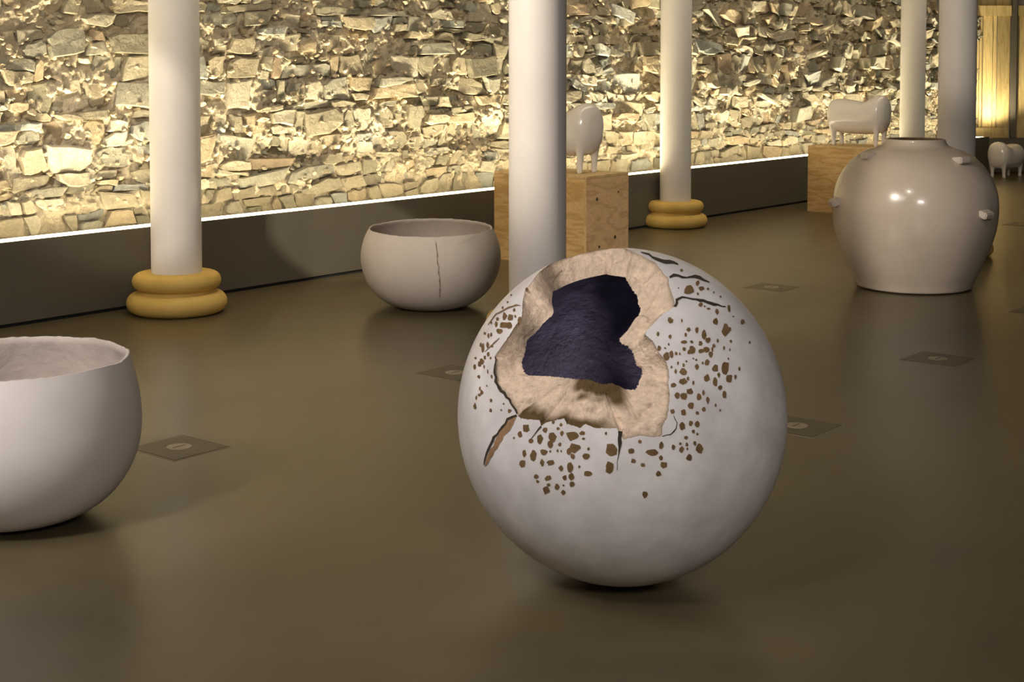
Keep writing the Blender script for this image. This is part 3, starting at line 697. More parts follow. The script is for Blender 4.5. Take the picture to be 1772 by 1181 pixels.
BIG=[[[3779,6326],[3831,6102],[3891,5941],[3984,5907],[4050,5892],[4065,6072],[4007,6262],[3915,6369],[3805,6438]],[[3253,7793],[3373,7737],[3517,7871],[3533,8166],[3498,8273],[3383,8433],[3263,8337],[3132,8237],[3172,7886]],[[2739,10667],[2702,10296],[2736,10095],[2815,9979],[2895,10087],[2965,10393],[3013,10541],[2918,10736],[2789,10903]],[[5132,34357],[5146,34605],[5120,34770],[4921,34970],[4822,35059],[4755,34949],[4734,34818],[4896,34550],[4993,34381]],[[4736,879],[4608,886],[4557,841],[4527,659],[4554,442],[4622,323],[4833,284],[4819,463],[4807,659]],[[3835,12705],[3731,12693],[3703,12568],[3759,12399],[3898,12370],[3958,12364],[4058,12427],[4069,12598],[3943,12737]],[[3653,8428],[3716,8270],[3774,8166],[3911,8217],[4002,8304],[4065,8476],[3973,8649],[3843,8579],[3792,8581]],[[3375,10233],[3335,10438],[3273,10548],[3178,10542],[3065,10453],[3088,10146],[3105,9914],[3191,9845],[3299,10080]],[[4239,32250],[4460,32085],[4674,32103],[4654,32231],[4603,32390],[4500,32548],[4277,32619],[4131,32589],[4056,32479]],[[2945,11580],[2975,11470],[3130,11530],[3194,11580],[3206,11729],[3161,11893],[3101,12016],[2964,12029],[2890,11762]],[[4798,4498],[4738,4377],[4722,4222],[4772,4172],[4863,4167],[4980,4215],[4996,4299],[5036,4407],[4940,4492]],[[3745,10306],[3800,10275],[3913,10300],[4007,10416],[3989,10539],[3878,10599],[3778,10613],[3703,10566],[3658,10418]],[[3165,12429],[3206,12295],[3343,12317],[3427,12347],[3449,12435],[3419,12573],[3306,12677],[3229,12716],[3130,12549]],[[3959,21004],[3574,21007],[3454,20933],[3434,20734],[3392,20658],[3671,20648],[3873,20675],[3928,20783],[3999,20911]],[[4466,19697],[4376,19466],[4422,19351],[4541,19439],[4658,19626],[4733,19773],[4751,19913],[4668,19909],[4607,19899]],[[4051,34819],[4064,34974],[4057,35137],[3994,35288],[3932,35403],[3862,35309],[3860,35144],[3923,34938],[4004,34805]],[[3348,35976],[3365,35872],[3460,35835],[3528,35913],[3562,4],[3526,221],[3488,285],[3417,362],[3342,270]],[[4281,1553],[4257,1447],[4269,1272],[4323,1180],[4367,1223],[4420,1294],[4444,1536],[4419,1589],[4351,1607]],[[3417,11733],[3386,11855],[3320,11946],[3216,11946],[3187,11848],[3126,11735],[3196,11650],[3288,11571],[3384,11644]],[[3914,1438],[3940,1337],[4004,1216],[4049,1182],[4109,1309],[4147,1412],[4089,1517],[4033,1595],[3965,1576]],[[4034,4271],[4022,4346],[3941,4337],[3844,4235],[3841,4105],[3857,4017],[3908,3998],[3981,4019],[4075,4163]],[[3951,9341],[4000,9313],[4046,9387],[4081,9504],[4052,9729],[3993,9727],[3932,9699],[3899,9606],[3910,9439]],[[4246,13017],[4205,12875],[4264,12834],[4409,12807],[4451,12876],[4515,12961],[4463,13113],[4355,13130],[4313,13114]],[[3158,2075],[3231,1984],[3291,1878],[3349,1957],[3424,1995],[3388,2148],[3304,2307],[3207,2313],[3146,2289]],[[3959,5745],[3904,5719],[3834,5622],[3818,5565],[3810,5447],[3894,5445],[3975,5502],[4000,5592],[4009,5678]],[[4976,1018],[4957,1118],[4853,1166],[4778,1170],[4738,1062],[4756,891],[4809,854],[4926,785],[4985,811]],[[3361,9418],[3392,9351],[3451,9341],[3515,9452],[3542,9536],[3528,9694],[3438,9790],[3364,9703],[3347,9586]],[[3373,13730],[3319,13808],[3253,13881],[3170,13691],[3113,13567],[3187,13466],[3243,13338],[3347,13424],[3414,13643]],[[3547,12159],[3516,11969],[3524,11818],[3572,11813],[3649,11860],[3712,11988],[3714,12124],[3673,12196],[3601,12255]],[[4225,10455],[4173,10517],[4082,10505],[4042,10452],[3990,10352],[4037,10268],[4134,10215],[4182,10235],[4268,10371]],[[4096,21292],[4207,21469],[4294,21629],[4134,21578],[3983,21508],[3816,21416],[3811,21216],[3839,21129],[3918,21130]],[[5625,33714],[5561,33728],[5538,33689],[5610,33520],[5737,33351],[5812,33327],[5894,33318],[5856,33395],[5728,33588]],[[2698,871],[2671,689],[2651,518],[2693,418],[2725,354],[2763,384],[2791,563],[2797,776],[2753,911]],[[2559,527],[2637,543],[2652,711],[2679,858],[2656,1078],[2570,1220],[2524,1153],[2467,955],[2462,796]],[[3160,1769],[3065,1686],[3084,1568],[3114,1383],[3204,1326],[3283,1422],[3318,1473],[3313,1659],[3223,1767]],[[4396,871],[4311,920],[4223,952],[4167,905],[4171,793],[4219,678],[4267,572],[4376,579],[4388,689]],[[3481,3054],[3426,3049],[3359,2954],[3347,2851],[3413,2715],[3511,2648],[3557,2710],[3585,2834],[3581,2979]],[[4200,2399],[4188,2305],[4217,2232],[4257,2249],[4311,2277],[4330,2395],[4337,2521],[4310,2549],[4248,2487]],[[4892,1865],[4844,1880],[4776,1924],[4731,1854],[4709,1778],[4703,1667],[4767,1585],[4848,1642],[4868,1751]],[[3835,12034],[3876,11923],[3898,11875],[3968,11858],[4041,11865],[4090,11938],[4030,12030],[4017,12089],[3916,12083]],[[3966,11616],[3915,11661],[3886,11750],[3808,11662],[3775,11557],[3734,11407],[3784,11334],[3838,11307],[3909,11429]],[[4859,11377],[4926,11499],[4994,11573],[4916,11633],[4816,11706],[4742,11656],[4666,11527],[4678,11453],[4788,11360]],[[3992,2345],[4045,2446],[4014,2567],[3962,2647],[3906,2632],[3872,2514],[3859,2449],[3870,2314],[3948,2311]],[[4398,11393],[4449,11489],[4501,11606],[4446,11692],[4369,11642],[4316,11597],[4264,11424],[4296,11395],[4357,11344]],[[3540,2361],[3595,2259],[3654,2325],[3710,2399],[3704,2482],[3662,2572],[3580,2625],[3521,2635],[3473,2447]],[[3273,3208],[3247,3182],[3190,3122],[3197,2923],[3250,2850],[3321,2866],[3346,2964],[3372,3074],[3331,3196]],[[2896,21402],[2836,21213],[2851,21037],[2925,21076],[2996,21099],[3095,21288],[3124,21468],[3105,21538],[3048,21541]],[[4211,18866],[4220,18777],[4266,18701],[4358,18728],[4519,18874],[4552,18979],[4555,19094],[4396,19067],[4335,18996]],[[4361,3502],[4404,3586],[4401,3683],[4343,3759],[4268,3733],[4223,3689],[4225,3582],[4250,3482],[4293,3481]],[[3635,13634],[3683,13704],[3660,13850],[3616,13915],[3542,13895],[3486,13843],[3470,13777],[3515,13676],[3563,13573]],[[4077,13128],[3992,13200],[3905,13150],[3884,13053],[3939,13008],[3983,12926],[4062,12945],[4138,12974],[4114,13071]],[[4987,16941],[4985,17056],[4905,17073],[4844,17123],[4801,17051],[4794,16924],[4794,16807],[4874,16798],[4956,16876]],[[4741,34328],[4628,34508],[4574,34466],[4504,34442],[4496,34345],[4575,34212],[4683,34139],[4756,34109],[4758,34212]],[[3258,35549],[3287,35620],[3271,35700],[3200,35755],[3108,35769],[3054,35707],[3076,35622],[3153,35554],[3214,35530]],[[3778,3540],[3821,3654],[3783,3708],[3713,3755],[3684,3704],[3621,3608],[3650,3502],[3689,3438],[3737,3438]],[[4713,4859],[4734,4798],[4819,4779],[4899,4837],[4937,4929],[4891,4992],[4831,5043],[4761,5056],[4733,4984]],[[3497,6993],[3550,6901],[3611,6917],[3660,6987],[3656,7065],[3632,7190],[3601,7248],[3497,7195],[3491,7098]],[[4334,6020],[4375,5954],[4444,5832],[4485,5829],[4574,5926],[4555,6038],[4546,6107],[4442,6145],[4395,6113]],[[5013,7155],[5078,7165],[5146,7265],[5161,7356],[5081,7377],[5025,7383],[4966,7356],[4919,7286],[4963,7190]],[[4000,10974],[3936,11081],[3898,11035],[3827,10961],[3821,10917],[3854,10860],[3918,10793],[3972,10830],[4033,10898]],[[3751,3218],[3711,3129],[3738,2979],[3832,2890],[3882,2917],[3910,3068],[3925,3164],[3873,3215],[3823,3250]],[[4535,5024],[4482,5070],[4413,5070],[4380,5030],[4361,4961],[4367,4820],[4417,4827],[4485,4825],[4517,4922]],[[4617,6279],[4713,6316],[4697,6369],[4687,6465],[4645,6512],[4581,6500],[4539,6434],[4518,6341],[4574,6286]],[[3280,10690],[3220,10585],[3231,10441],[3276,10378],[3352,10413],[3425,10487],[3449,10563],[3408,10691],[3320,10708]],[[2894,12520],[2866,12434],[2845,12310],[2906,12217],[2961,12243],[3010,12252],[3023,12341],[3012,12513],[2963,12561]],[[4467,11089],[4470,11006],[4497,10964],[4552,10917],[4637,10962],[4686,11022],[4665,11126],[4613,11158],[4508,11130]],[[3344,21207],[3456,21160],[3531,21130],[3700,21227],[3748,21385],[3800,21534],[3662,21538],[3504,21521],[3425,21379]],[[3262,20589],[3337,20601],[3532,20702],[3628,20903],[3580,20938],[3516,21043],[3371,21033],[3209,20858],[3169,20662]],[[4441,21090],[4319,21020],[4220,20977],[4124,20825],[4129,20723],[4188,20697],[4322,20825],[4424,20926],[4442,21013]],[[3956,20409],[4043,20538],[4005,20609],[3831,20585],[3690,20564],[3563,20411],[3615,20318],[3649,20264],[3817,20293]],[[4107,19593],[4174,19516],[4240,19569],[4342,19726],[4366,19812],[4387,19903],[4314,19905],[4219,19830],[4152,19731]],[[4382,18736],[4383,18650],[4464,18665],[4611,18758],[4646,18879],[4646,18999],[4579,18976],[4501,18952],[4389,18864]],[[2876,33850],[2967,33831],[2982,33971],[3027,34041],[2975,34240],[2919,34285],[2841,34312],[2817,34161],[2812,34058]],[[5170,32386],[5135,32447],[4979,32513],[4846,32554],[4847,32456],[4880,32374],[4917,32310],[5093,32272],[5191,32296]],[[3744,35010],[3682,35042],[3666,34971],[3668,34868],[3703,34728],[3737,34700],[3802,34656],[3822,34735],[3780,34898]],[[3983,35513],[3962,35427],[4006,35271],[4079,35259],[4164,35208],[4185,35330],[4150,35429],[4109,35502],[4023,35563]],[[4081,35817],[4086,35928],[4030,31],[3933,99],[3892,52],[3848,3],[3855,35841],[3944,35772],[4025,35775]],[[3721,35956],[3846,35921],[3891,35993],[3879,74],[3813,124],[3743,191],[3672,187],[3656,92],[3669,40]],[[4138,290],[4066,295],[4049,229],[4023,126],[4060,21],[4118,35977],[4150,35982],[4205,50],[4191,143]],[[3884,709],[3894,576],[3919,504],[3964,433],[4011,437],[4073,512],[4042,659],[4010,741],[3915,781]],[[4217,6020],[4163,6011],[4151,5915],[4156,5850],[4213,5840],[4264,5853],[4305,5938],[4301,5977],[4270,6025]],[[4064,2084],[4094,2145],[4088,2222],[4076,2285],[4043,2306],[4002,2229],[3984,2152],[4003,2044],[4018,2029]],[[2785,9731],[2781,9889],[2749,9970],[2725,9959],[2682,9850],[2651,9788],[2687,9585],[2706,9553],[2777,9613]],[[3459,10462],[3390,10442],[3392,10325],[3405,10234],[3450,10196],[3518,10209],[3567,10289],[3548,10376],[3517,10438]],[[3591,12971],[3594,13052],[3553,13109],[3509,13128],[3454,13064],[3435,12973],[3419,12873],[3483,12810],[3556,12883]],[[4468,10330],[4474,10419],[4421,10449],[4355,10454],[4292,10406],[4288,10343],[4282,10253],[4367,10188],[4429,10244]],[[4788,18685],[4888,18696],[4999,18843],[5025,18916],[4993,18985],[4895,18960],[4813,18893],[4758,18782],[4768,18712]],[[4910,33652],[4971,33602],[5026,33627],[5047,33656],[5008,33793],[4900,33905],[4848,33947],[4839,33883],[4825,33796]],[[2263,417],[2272,232],[2294,62],[2331,88],[2362,121],[2391,277],[2373,364],[2349,498],[2311,552]],[[5163,839],[5133,917],[5087,880],[5071,828],[5070,760],[5094,715],[5135,692],[5169,723],[5185,788]],[[3102,2585],[3086,2693],[3024,2758],[2977,2787],[2938,2630],[2956,2561],[3005,2460],[3048,2436],[3122,2504]],[[3622,3614],[3653,3519],[3711,3453],[3758,3479],[3824,3584],[3807,3636],[3769,3692],[3712,3774],[3665,3685]],[[4578,20284],[4596,20399],[4554,20417],[4490,20415],[4423,20326],[4338,20220],[4324,20110],[4380,20115],[4480,20209]],[[4972,32053],[5112,31943],[5218,31902],[5324,31874],[5306,31928],[5175,32079],[5079,32132],[4935,32234],[4903,32175]],[[6080,34196],[5991,34235],[5914,34215],[5968,34114],[6048,34021],[6154,33959],[6260,33927],[6290,33989],[6229,34102]],[[2752,11175],[2776,11058],[2821,11058],[2879,11097],[2920,11145],[2909,11226],[2830,11327],[2798,11285],[2757,11237]],[[4268,17178],[4353,17161],[4431,17232],[4418,17309],[4393,17392],[4364,17452],[4307,17397],[4251,17296],[4227,17182]],[[4175,13],[4154,35929],[4150,35883],[4157,35762],[4203,35706],[4216,35727],[4228,35798],[4229,35869],[4192,35997]],[[3338,396],[3274,397],[3263,288],[3282,210],[3318,96],[3339,108],[3387,111],[3386,276],[3366,364]],[[2678,35406],[2661,35340],[2679,35216],[2727,35164],[2760,35136],[2779,35238],[2767,35345],[2725,35509],[2704,35488]],[[3644,853],[3673,906],[3699,1002],[3666,1136],[3630,1200],[3586,1141],[3552,1056],[3543,998],[3588,862]],[[2917,1552],[2964,1579],[2988,1641],[2992,1713],[2993,1845],[2961,1873],[2944,1838],[2905,1771],[2914,1657]],[[4132,3913],[4097,3897],[4048,3807],[4041,3713],[4070,3687],[4132,3657],[4189,3719],[4178,3792],[4190,3861]],[[4118,5130],[4138,5107],[4189,5074],[4236,5074],[4265,5143],[4285,5224],[4234,5282],[4173,5245],[4142,5203]],[[3843,7079],[3915,7045],[3948,7096],[3961,7147],[3931,7247],[3890,7310],[3848,7258],[3797,7203],[3822,7123]],[[4140,10610],[4188,10602],[4257,10605],[4292,10696],[4281,10763],[4241,10795],[4186,10821],[4135,10737],[4109,10645]],[[3444,34944],[3409,34984],[3376,34935],[3343,34829],[3403,34729],[3440,34685],[3497,34693],[3511,34803],[3515,34852]],[[3266,35052],[3304,35014],[3325,35074],[3329,35142],[3309,35242],[3274,35289],[3229,35294],[3235,35222],[3248,35064]],[[3799,35727],[3719,35768],[3682,35751],[3697,35656],[3718,35523],[3743,35482],[3822,35494],[3822,35552],[3846,35619]],[[4372,1044],[4403,940],[4433,898],[4487,929],[4501,960],[4492,1072],[4474,1141],[4435,1151],[4404,1081]],[[4599,1666],[4559,1684],[4495,1641],[4485,1576],[4508,1525],[4561,1445],[4627,1449],[4649,1494],[4647,1576]],[[4507,4584],[4509,4660],[4483,4685],[4442,4706],[4418,4647],[4381,4602],[4404,4557],[4427,4548],[4470,4562]],[[4594,4394],[4568,4346],[4552,4291],[4597,4236],[4641,4248],[4679,4290],[4708,4348],[4688,4400],[4663,4397]],[[4048,6859],[4060,6821],[4093,6754],[4115,6725],[4169,6742],[4193,6796],[4170,6891],[4135,6937],[4080,6928]],[[4416,12099],[4435,12015],[4467,11983],[4505,11996],[4583,12093],[4591,12163],[4572,12219],[4486,12230],[4439,12174]],[[4730,10856],[4646,10794],[4621,10741],[4649,10660],[4669,10635],[4727,10643],[4789,10696],[4813,10773],[4760,10819]],[[4980,19959],[4949,20021],[4862,20001],[4757,19871],[4708,19761],[4813,19763],[4929,19855]],[[3942,19029],[4021,19017],[4076,19077],[4136,19196],[4126,19251],[4091,19304],[4007,19272],[3941,19142],[3926,19039]],[[4292,19051],[4317,19148],[4245,19161],[4165,19114],[4128,18969],[4141,18907],[4235,18949]],[[3884,18045],[3919,18009],[3958,18117],[3969,18189],[3955,18303],[3905,18238],[3886,18176]],[[4755,17321],[4703,17359],[4649,17325],[4648,17221],[4683,17160],[4733,17164],[4776,17229]],[[4487,33245],[4493,33313],[4420,33399],[4348,33474],[4290,33463],[4247,33417],[4278,33312],[4332,33271],[4427,33192]],[[5206,34523],[5269,34529],[5227,34641],[5207,34679],[5126,34741],[5051,34723],[5063,34677],[5111,34570],[5157,34516]],[[2309,35265],[2285,35141],[2292,35040],[2326,34872],[2345,34853],[2385,34859],[2390,34975],[2385,35108],[2336,35256]],[[3617,1814],[3652,1925],[3642,2017],[3618,2061],[3576,1993],[3571,1906],[3580,1833]],[[3490,3874],[3480,4021],[3427,4087],[3394,4060],[3359,4021],[3325,3960],[3367,3875],[3396,3796],[3466,3838]],[[5261,319],[5292,272],[5332,315],[5337,396],[5307,462],[5253,456],[5229,403]],[[4222,2786],[4277,2742],[4303,2804],[4337,2844],[4331,2910],[4293,2962],[4237,2968],[4196,2904],[4195,2837]],[[4350,4070],[4301,4049],[4281,4013],[4286,3952],[4317,3913],[4348,3894],[4392,3943],[4409,4004],[4398,4058]],[[3923,16629],[3864,16563],[3847,16484],[3885,16427],[3935,16409],[3991,16504],[3963,16614]],[[3262,15090],[3311,15061],[3374,15079],[3429,15129],[3418,15211],[3387,15303],[3328,15307],[3306,15242],[3259,15143]],[[4204,35639],[4216,35602],[4257,35549],[4301,35525],[4322,35579],[4353,35625],[4304,35711],[4245,35756],[4213,35734]],[[4630,35676],[4639,35618],[4679,35532],[4728,35575],[4724,35630],[4698,35709],[4649,35758]],[[4422,35304],[4477,35214],[4511,35254],[4515,35328],[4474,35418],[4443,35449],[4408,35423]],[[3123,1083],[3158,1037],[3205,1085],[3206,1195],[3192,1244],[3146,1285],[3134,1214]],[[3385,1707],[3431,1753],[3449,1877],[3445,1946],[3383,1945],[3364,1914],[3353,1811]],[[4301,2775],[4332,2830],[4323,2898],[4290,2924],[4230,2959],[4208,2927],[4194,2846],[4223,2761],[4257,2760]],[[4314,4505],[4261,4519],[4218,4502],[4220,4425],[4245,4366],[4275,4356],[4319,4334],[4344,4414],[4339,4481]],[[3200,11077],[3247,11142],[3250,11213],[3228,11260],[3199,11308],[3147,11234],[3117,11203],[3128,11103],[3178,11083]],[[3651,17719],[3670,17603],[3712,17625],[3747,17707],[3766,17817],[3729,17866],[3667,17815]],[[4429,17645],[4373,17609],[4365,17491],[4394,17439],[4448,17438],[4482,17521],[4478,17580]],[[3148,35992],[3190,1],[3210,14],[3217,124],[3204,194],[3176,237],[3125,246],[3100,163],[3106,46]],[[4164,23163],[4255,23214],[4312,23318],[4177,23314],[4024,23264],[3932,23210],[4014,23129]],[[3661,21754],[3759,21847],[3769,21939],[3718,21979],[3615,21909],[3548,21806],[3575,21745]],[[4453,21119],[4601,21244],[4583,21294],[4441,21308],[4334,21237],[4253,21124],[4322,21080]],[[4180,20200],[4222,20159],[4341,20276],[4376,20378],[4352,20434],[4243,20378],[4147,20224]],[[4223,18591],[4198,18662],[4159,18615],[4114,18543],[4115,18427],[4155,18411],[4221,18523]],[[4422,18036],[4512,18105],[4595,18224],[4567,18271],[4466,18247],[4412,18201],[4373,18090]],[[4240,4862],[4226,4814],[4251,4761],[4298,4756],[4322,4796],[4315,4863],[4269,4896]],[[3384,6378],[3430,6334],[3452,6319],[3498,6389],[3487,6464],[3470,6512],[3436,6522],[3405,6514],[3372,6437]],[[2863,8169],[2837,8228],[2794,8226],[2764,8151],[2769,8057],[2824,8072],[2865,8120]],[[3256,9463],[3198,9482],[3164,9412],[3148,9356],[3199,9310],[3234,9319],[3263,9387]],[[2857,9702],[2871,9573],[2890,9565],[2934,9611],[2927,9716],[2923,9783],[2883,9784]],[[2542,11923],[2590,11893],[2629,11915],[2664,11985],[2640,12102],[2572,12114],[2553,12067]],[[4645,11397],[4665,11476],[4643,11533],[4592,11551],[4534,11442],[4546,11388],[4597,11359]],[[4023,16015],[4058,15978],[4132,16043],[4153,16111],[4122,16192],[4044,16186],[4010,16101]],[[4534,33570],[4611,33545],[4685,33559],[4707,33608],[4624,33658],[4555,33664],[4522,33628]],[[2879,400],[2927,412],[2928,556],[2901,617],[2854,650],[2840,548],[2841,405]],[[2939,1151],[2946,1068],[2963,1016],[2999,1023],[3003,1147],[2986,1262],[2959,1265]],[[4569,2321],[4601,2321],[4624,2375],[4634,2436],[4603,2462],[4564,2456],[4543,2371]]]
SMALL=[[[4147,3262],[4115,3283],[4073,3237],[4064,3153],[4107,3114],[4151,3143],[4176,3197]],[[2593,11492],[2536,11447],[2525,11387],[2564,11257],[2600,11271],[2636,11353],[2635,11462]],[[3446,11195],[3453,11270],[3415,11314],[3376,11302],[3341,11246],[3365,11205],[3410,11179]],[[4591,11991],[4611,11914],[4657,11928],[4702,11989],[4694,12054],[4650,12074],[4605,12067]],[[3347,34182],[3325,34268],[3294,34311],[3262,34338],[3268,34230],[3311,34095],[3342,34077]],[[5253,31014],[5195,31122],[5069,31166],[4990,31170],[5003,31098],[5078,31033],[5207,30966]],[[3436,35508],[3470,35507],[3498,35551],[3504,35652],[3445,35689],[3400,35663],[3386,35567]],[[2757,1606],[2758,1520],[2766,1436],[2803,1440],[2825,1502],[2812,1601],[2791,1639]],[[4137,3254],[4081,3261],[4062,3212],[4081,3136],[4134,3109],[4185,3151],[4181,3220]],[[4571,4686],[4596,4704],[4610,4754],[4592,4780],[4550,4777],[4521,4734],[4522,4678]],[[3792,10033],[3760,10015],[3726,9966],[3736,9919],[3777,9892],[3820,9939],[3828,9986]],[[2690,11414],[2734,11403],[2768,11488],[2787,11553],[2749,11643],[2693,11605],[2675,11518]],[[3398,21471],[3437,21558],[3376,21584],[3305,21527],[3243,21434],[3265,21399],[3311,21379]],[[4670,20922],[4797,20956],[4903,21024],[4946,21090],[4937,21138],[4770,21048],[4686,20996]],[[4757,20387],[4823,20380],[4953,20422],[5099,20551],[5061,20572],[4917,20542],[4778,20465]],[[3962,19535],[4048,19638],[4004,19678],[3889,19649],[3834,19569],[3820,19496],[3888,19491]],[[3879,18948],[3811,18946],[3767,18847],[3787,18797],[3837,18787],[3874,18842],[3907,18907]],[[4830,19224],[4882,19187],[4960,19205],[5055,19282],[5120,19357],[5030,19353],[4925,19315]],[[4500,17326],[4428,17287],[4389,17204],[4434,17144],[4490,17182],[4590,17271],[4590,17350]],[[4701,21814],[4826,21889],[4784,21937],[4718,21954],[4591,21892],[4512,21800],[4591,21782]],[[4542,32759],[4540,32714],[4600,32605],[4644,32613],[4685,32650],[4648,32706],[4574,32786]],[[5090,35264],[5018,35311],[4995,35274],[4982,35218],[5032,35160],[5095,35138],[5104,35203]],[[4917,35729],[4894,35708],[4887,35653],[4907,35599],[4944,35567],[4963,35619],[4942,35697]],[[6083,35027],[6020,35078],[5966,35069],[5984,35025],[6052,34942],[6098,34929],[6137,34964]],[[3022,564],[2991,600],[2980,536],[2980,428],[3009,381],[3026,413],[3041,536]],[[3855,677],[3839,755],[3815,801],[3781,762],[3781,680],[3800,619],[3832,627]],[[4811,2407],[4834,2437],[4849,2490],[4822,2541],[4797,2517],[4772,2489],[4782,2438]],[[4798,60],[4829,28],[4842,77],[4843,132],[4819,162],[4791,148],[4784,111]],[[4495,4010],[4453,3961],[4467,3907],[4497,3897],[4551,3899],[4543,3969],[4517,4015]],[[3488,11606],[3527,11618],[3541,11674],[3520,11733],[3480,11718],[3456,11693],[3467,11626]],[[5417,32440],[5346,32495],[5259,32551],[5238,32495],[5282,32423],[5377,32370],[5428,32387]],[[2625,21],[2617,35954],[2610,35870],[2636,35800],[2668,35824],[2666,35905],[2667,35976]],[[3619,582],[3625,644],[3589,698],[3554,686],[3525,652],[3562,589],[3588,553]],[[3420,11012],[3409,11076],[3372,11081],[3347,11043],[3333,10998],[3365,10980],[3390,10983]],[[4721,22267],[4585,22247],[4511,22210],[4499,22151],[4596,22145],[4715,22187],[4768,22257]],[[3227,931],[3207,869],[3222,812],[3249,784],[3270,836],[3277,893],[3261,939]],[[3862,14026],[3824,14030],[3800,13998],[3796,13947],[3824,13914],[3859,13934],[3875,13980]],[[4445,10699],[4487,10695],[4507,10738],[4491,10783],[4466,10806],[4446,10775],[4427,10718]],[[3397,15756],[3414,15725],[3461,15761],[3469,15808],[3458,15860],[3432,15854],[3392,15809]],[[3592,15602],[3609,15550],[3637,15568],[3671,15642],[3668,15672],[3636,15680],[3596,15648]],[[3729,22093],[3768,22072],[3825,22075],[3905,22142],[3883,22197],[3801,22180],[3725,22144]],[[4775,22609],[4803,22565],[5007,22602],[5085,22642],[5181,22688],[5004,22683],[4900,22655]],[[5518,32601],[5565,32606],[5549,32647],[5466,32714],[5427,32729],[5406,32704],[5456,32636]],[[5700,32841],[5773,32820],[5766,32869],[5714,32931],[5629,32971],[5596,32939],[5627,32896]],[[4477,33512],[4453,33500],[4458,33455],[4483,33417],[4526,33408],[4553,33426],[4534,33481]],[[2490,303],[2477,217],[2490,174],[2532,161],[2549,187],[2552,273],[2515,322]],[[3504,609],[3477,638],[3432,634],[3443,601],[3462,545],[3490,556],[3516,564]],[[4005,17469],[3973,17428],[3958,17385],[3968,17346],[3998,17352],[4035,17402],[4033,17457]],[[3998,32075],[4031,32041],[4066,32023],[4083,32051],[4055,32114],[4020,32120],[3998,32110]],[[5638,33965],[5610,33950],[5625,33912],[5693,33882],[5728,33880],[5730,33921],[5690,33948]]]
CRACKS_AND_SHADE=[["dark",[[5293,28966,5422,28925],[5219,29175,5455,29095],[5191,29370,5452,29276],[4972,29634,5183,29559],[4877,29899,5197,29785],[4880,30145,5216,29980],[4921,30351,5295,30109],[5085,30439,5511,30202],[5307,30514,5593,30372],[5388,30677,5549,30594]]],["dark",[[4155,31317,4215,31197],[4384,31317,4544,31127],[4547,31394,4690,31274],[4614,31577,4759,31451],[4813,31646,4896,31564],[5047,31673,5161,31551],[5248,31723,5498,31518],[5402,31818,5707,31609],[5511,31944,5724,31809],[5791,32059,5880,32006]]],["dark",[[3365,33227,3280,33155],[3516,33040,3436,32973],[3578,32859,3562,32698],[3830,32762,3882,32636],[3998,32857,4051,32786],[4151,33001,4218,32904],[4302,33049,4361,32952],[4403,33181,4506,33013],[4562,33205,4671,33055],[4670,33298,4783,33163],[4797,33375,4930,33220],[4924,33452,5070,33287],[5142,33427,5224,33331],[5304,33486,5351,33426],[5518,33483,5568,33424]]],["brown",[[5015,20918,5081,20944],[4880,21070,5020,21122],[4839,21259,5004,21317],[4801,21451,4982,21519],[4455,21557,4626,21635],[4267,21734,4393,21800],[4100,21865,4250,21958],[3896,21983,4004,22053],[3742,22126,3844,22218],[3485,22224,3504,22250]]],["brown",[[4282,19354,4315,19385],[4105,19460,4150,19503],[3926,19565,3987,19625],[3785,19711,3873,19794],[3680,19840,3746,19899],[3589,19983,3626,20016]]],["dark",[[2852,7326,2921,7072],[2964,7408,3018,7208],[3068,7521,3119,7325],[3185,7593,3234,7371],[3339,7655,3361,7535],[3480,7753,3497,7688],[3602,7849,3616,7811],[3725,7965,3732,7941],[3859,8017,3864,7991],[3989,8085,3993,8066]]],["dark",[[3722,5287,3699,5264],[3771,5076,3751,5055],[3858,4901,3825,4889],[3872,4677,3828,4684],[3854,4457,3825,4476],[3753,4211,3738,4239],[3629,4151,3619,4188],[3518,4059,3512,4082]]],["dark",[[2900,12793,2904,12664],[3062,12877,3063,12788],[3225,12937,3227,12876],[3451,13030,3453,12992]]],["dark",[[3577,18857,3514,18826],[3511,18580,3443,18541],[3564,18366,3470,18308],[3590,18135,3483,18072],[3599,17879,3481,17812],[3531,17581,3417,17507],[3592,17344,3453,17287],[3501,17076,3400,17068],[3469,16836,3333,16818],[3417,16578,3294,16582],[3295,16296,3183,16318],[3267,16009,3178,16020],[3181,15740,3092,15722],[3187,15482,3121,15448],[3173,15204,3097,15157],[3158,14922,3082,14870],[3187,14670,3136,14632]]],["clay",[[3215,14693,3202,14579],[3399,14769,3368,14512],[3590,14812,3526,14436],[3745,14870,3642,14430],[3876,14852,3767,14406],[4026,14891,3911,14466],[4188,14836,4104,14545],[4374,14844,4265,14486],[4557,14830,4459,14532],[4724,14764,4638,14510],[4946,14827,4856,14587],[5148,14808,5034,14557],[5362,14821,5250,14619],[5532,14759,5448,14614],[5753,14769,5710,14702]]],["dark",[[3201,14663,3207,14532],[3384,14854,3388,14704],[3589,15017,3575,14854],[3751,14924,3728,14794],[3932,14972,3901,14819],[4110,14976,4078,14860],[4287,14956,4251,14849],[4513,15060,4455,14905],[4685,15001,4627,14863],[4871,14991,4810,14867],[5058,14980,4992,14850],[5248,14958,5179,14851],[5429,14925,5370,14849],[5602,14882,5544,14810],[5762,14819,5741,14794]]]]
RB = 0.484; RI = RB - 0.075
AXV, E1V, E2V = Vector(AXIS), Vector(E1), Vector(E2)
ball = empty('broken_sphere', (0.3232, 4.40, 0.0))
tag(ball, 'large white ceramic sphere with a jagged broken hole and brown chips', 'sphere')
ball_scale = Vector((1, 1, 1.014))
def sph(al, th, rad):
    ca_, sa_ = math.cos(al), math.sin(al)
    v_ = (AXV * ca_ + E1V * (sa_ * math.cos(th)) + E2V * (sa_ * math.sin(th))) * rad
    return Vector((v_.x, v_.y, (v_.z + RB) * 1.014))
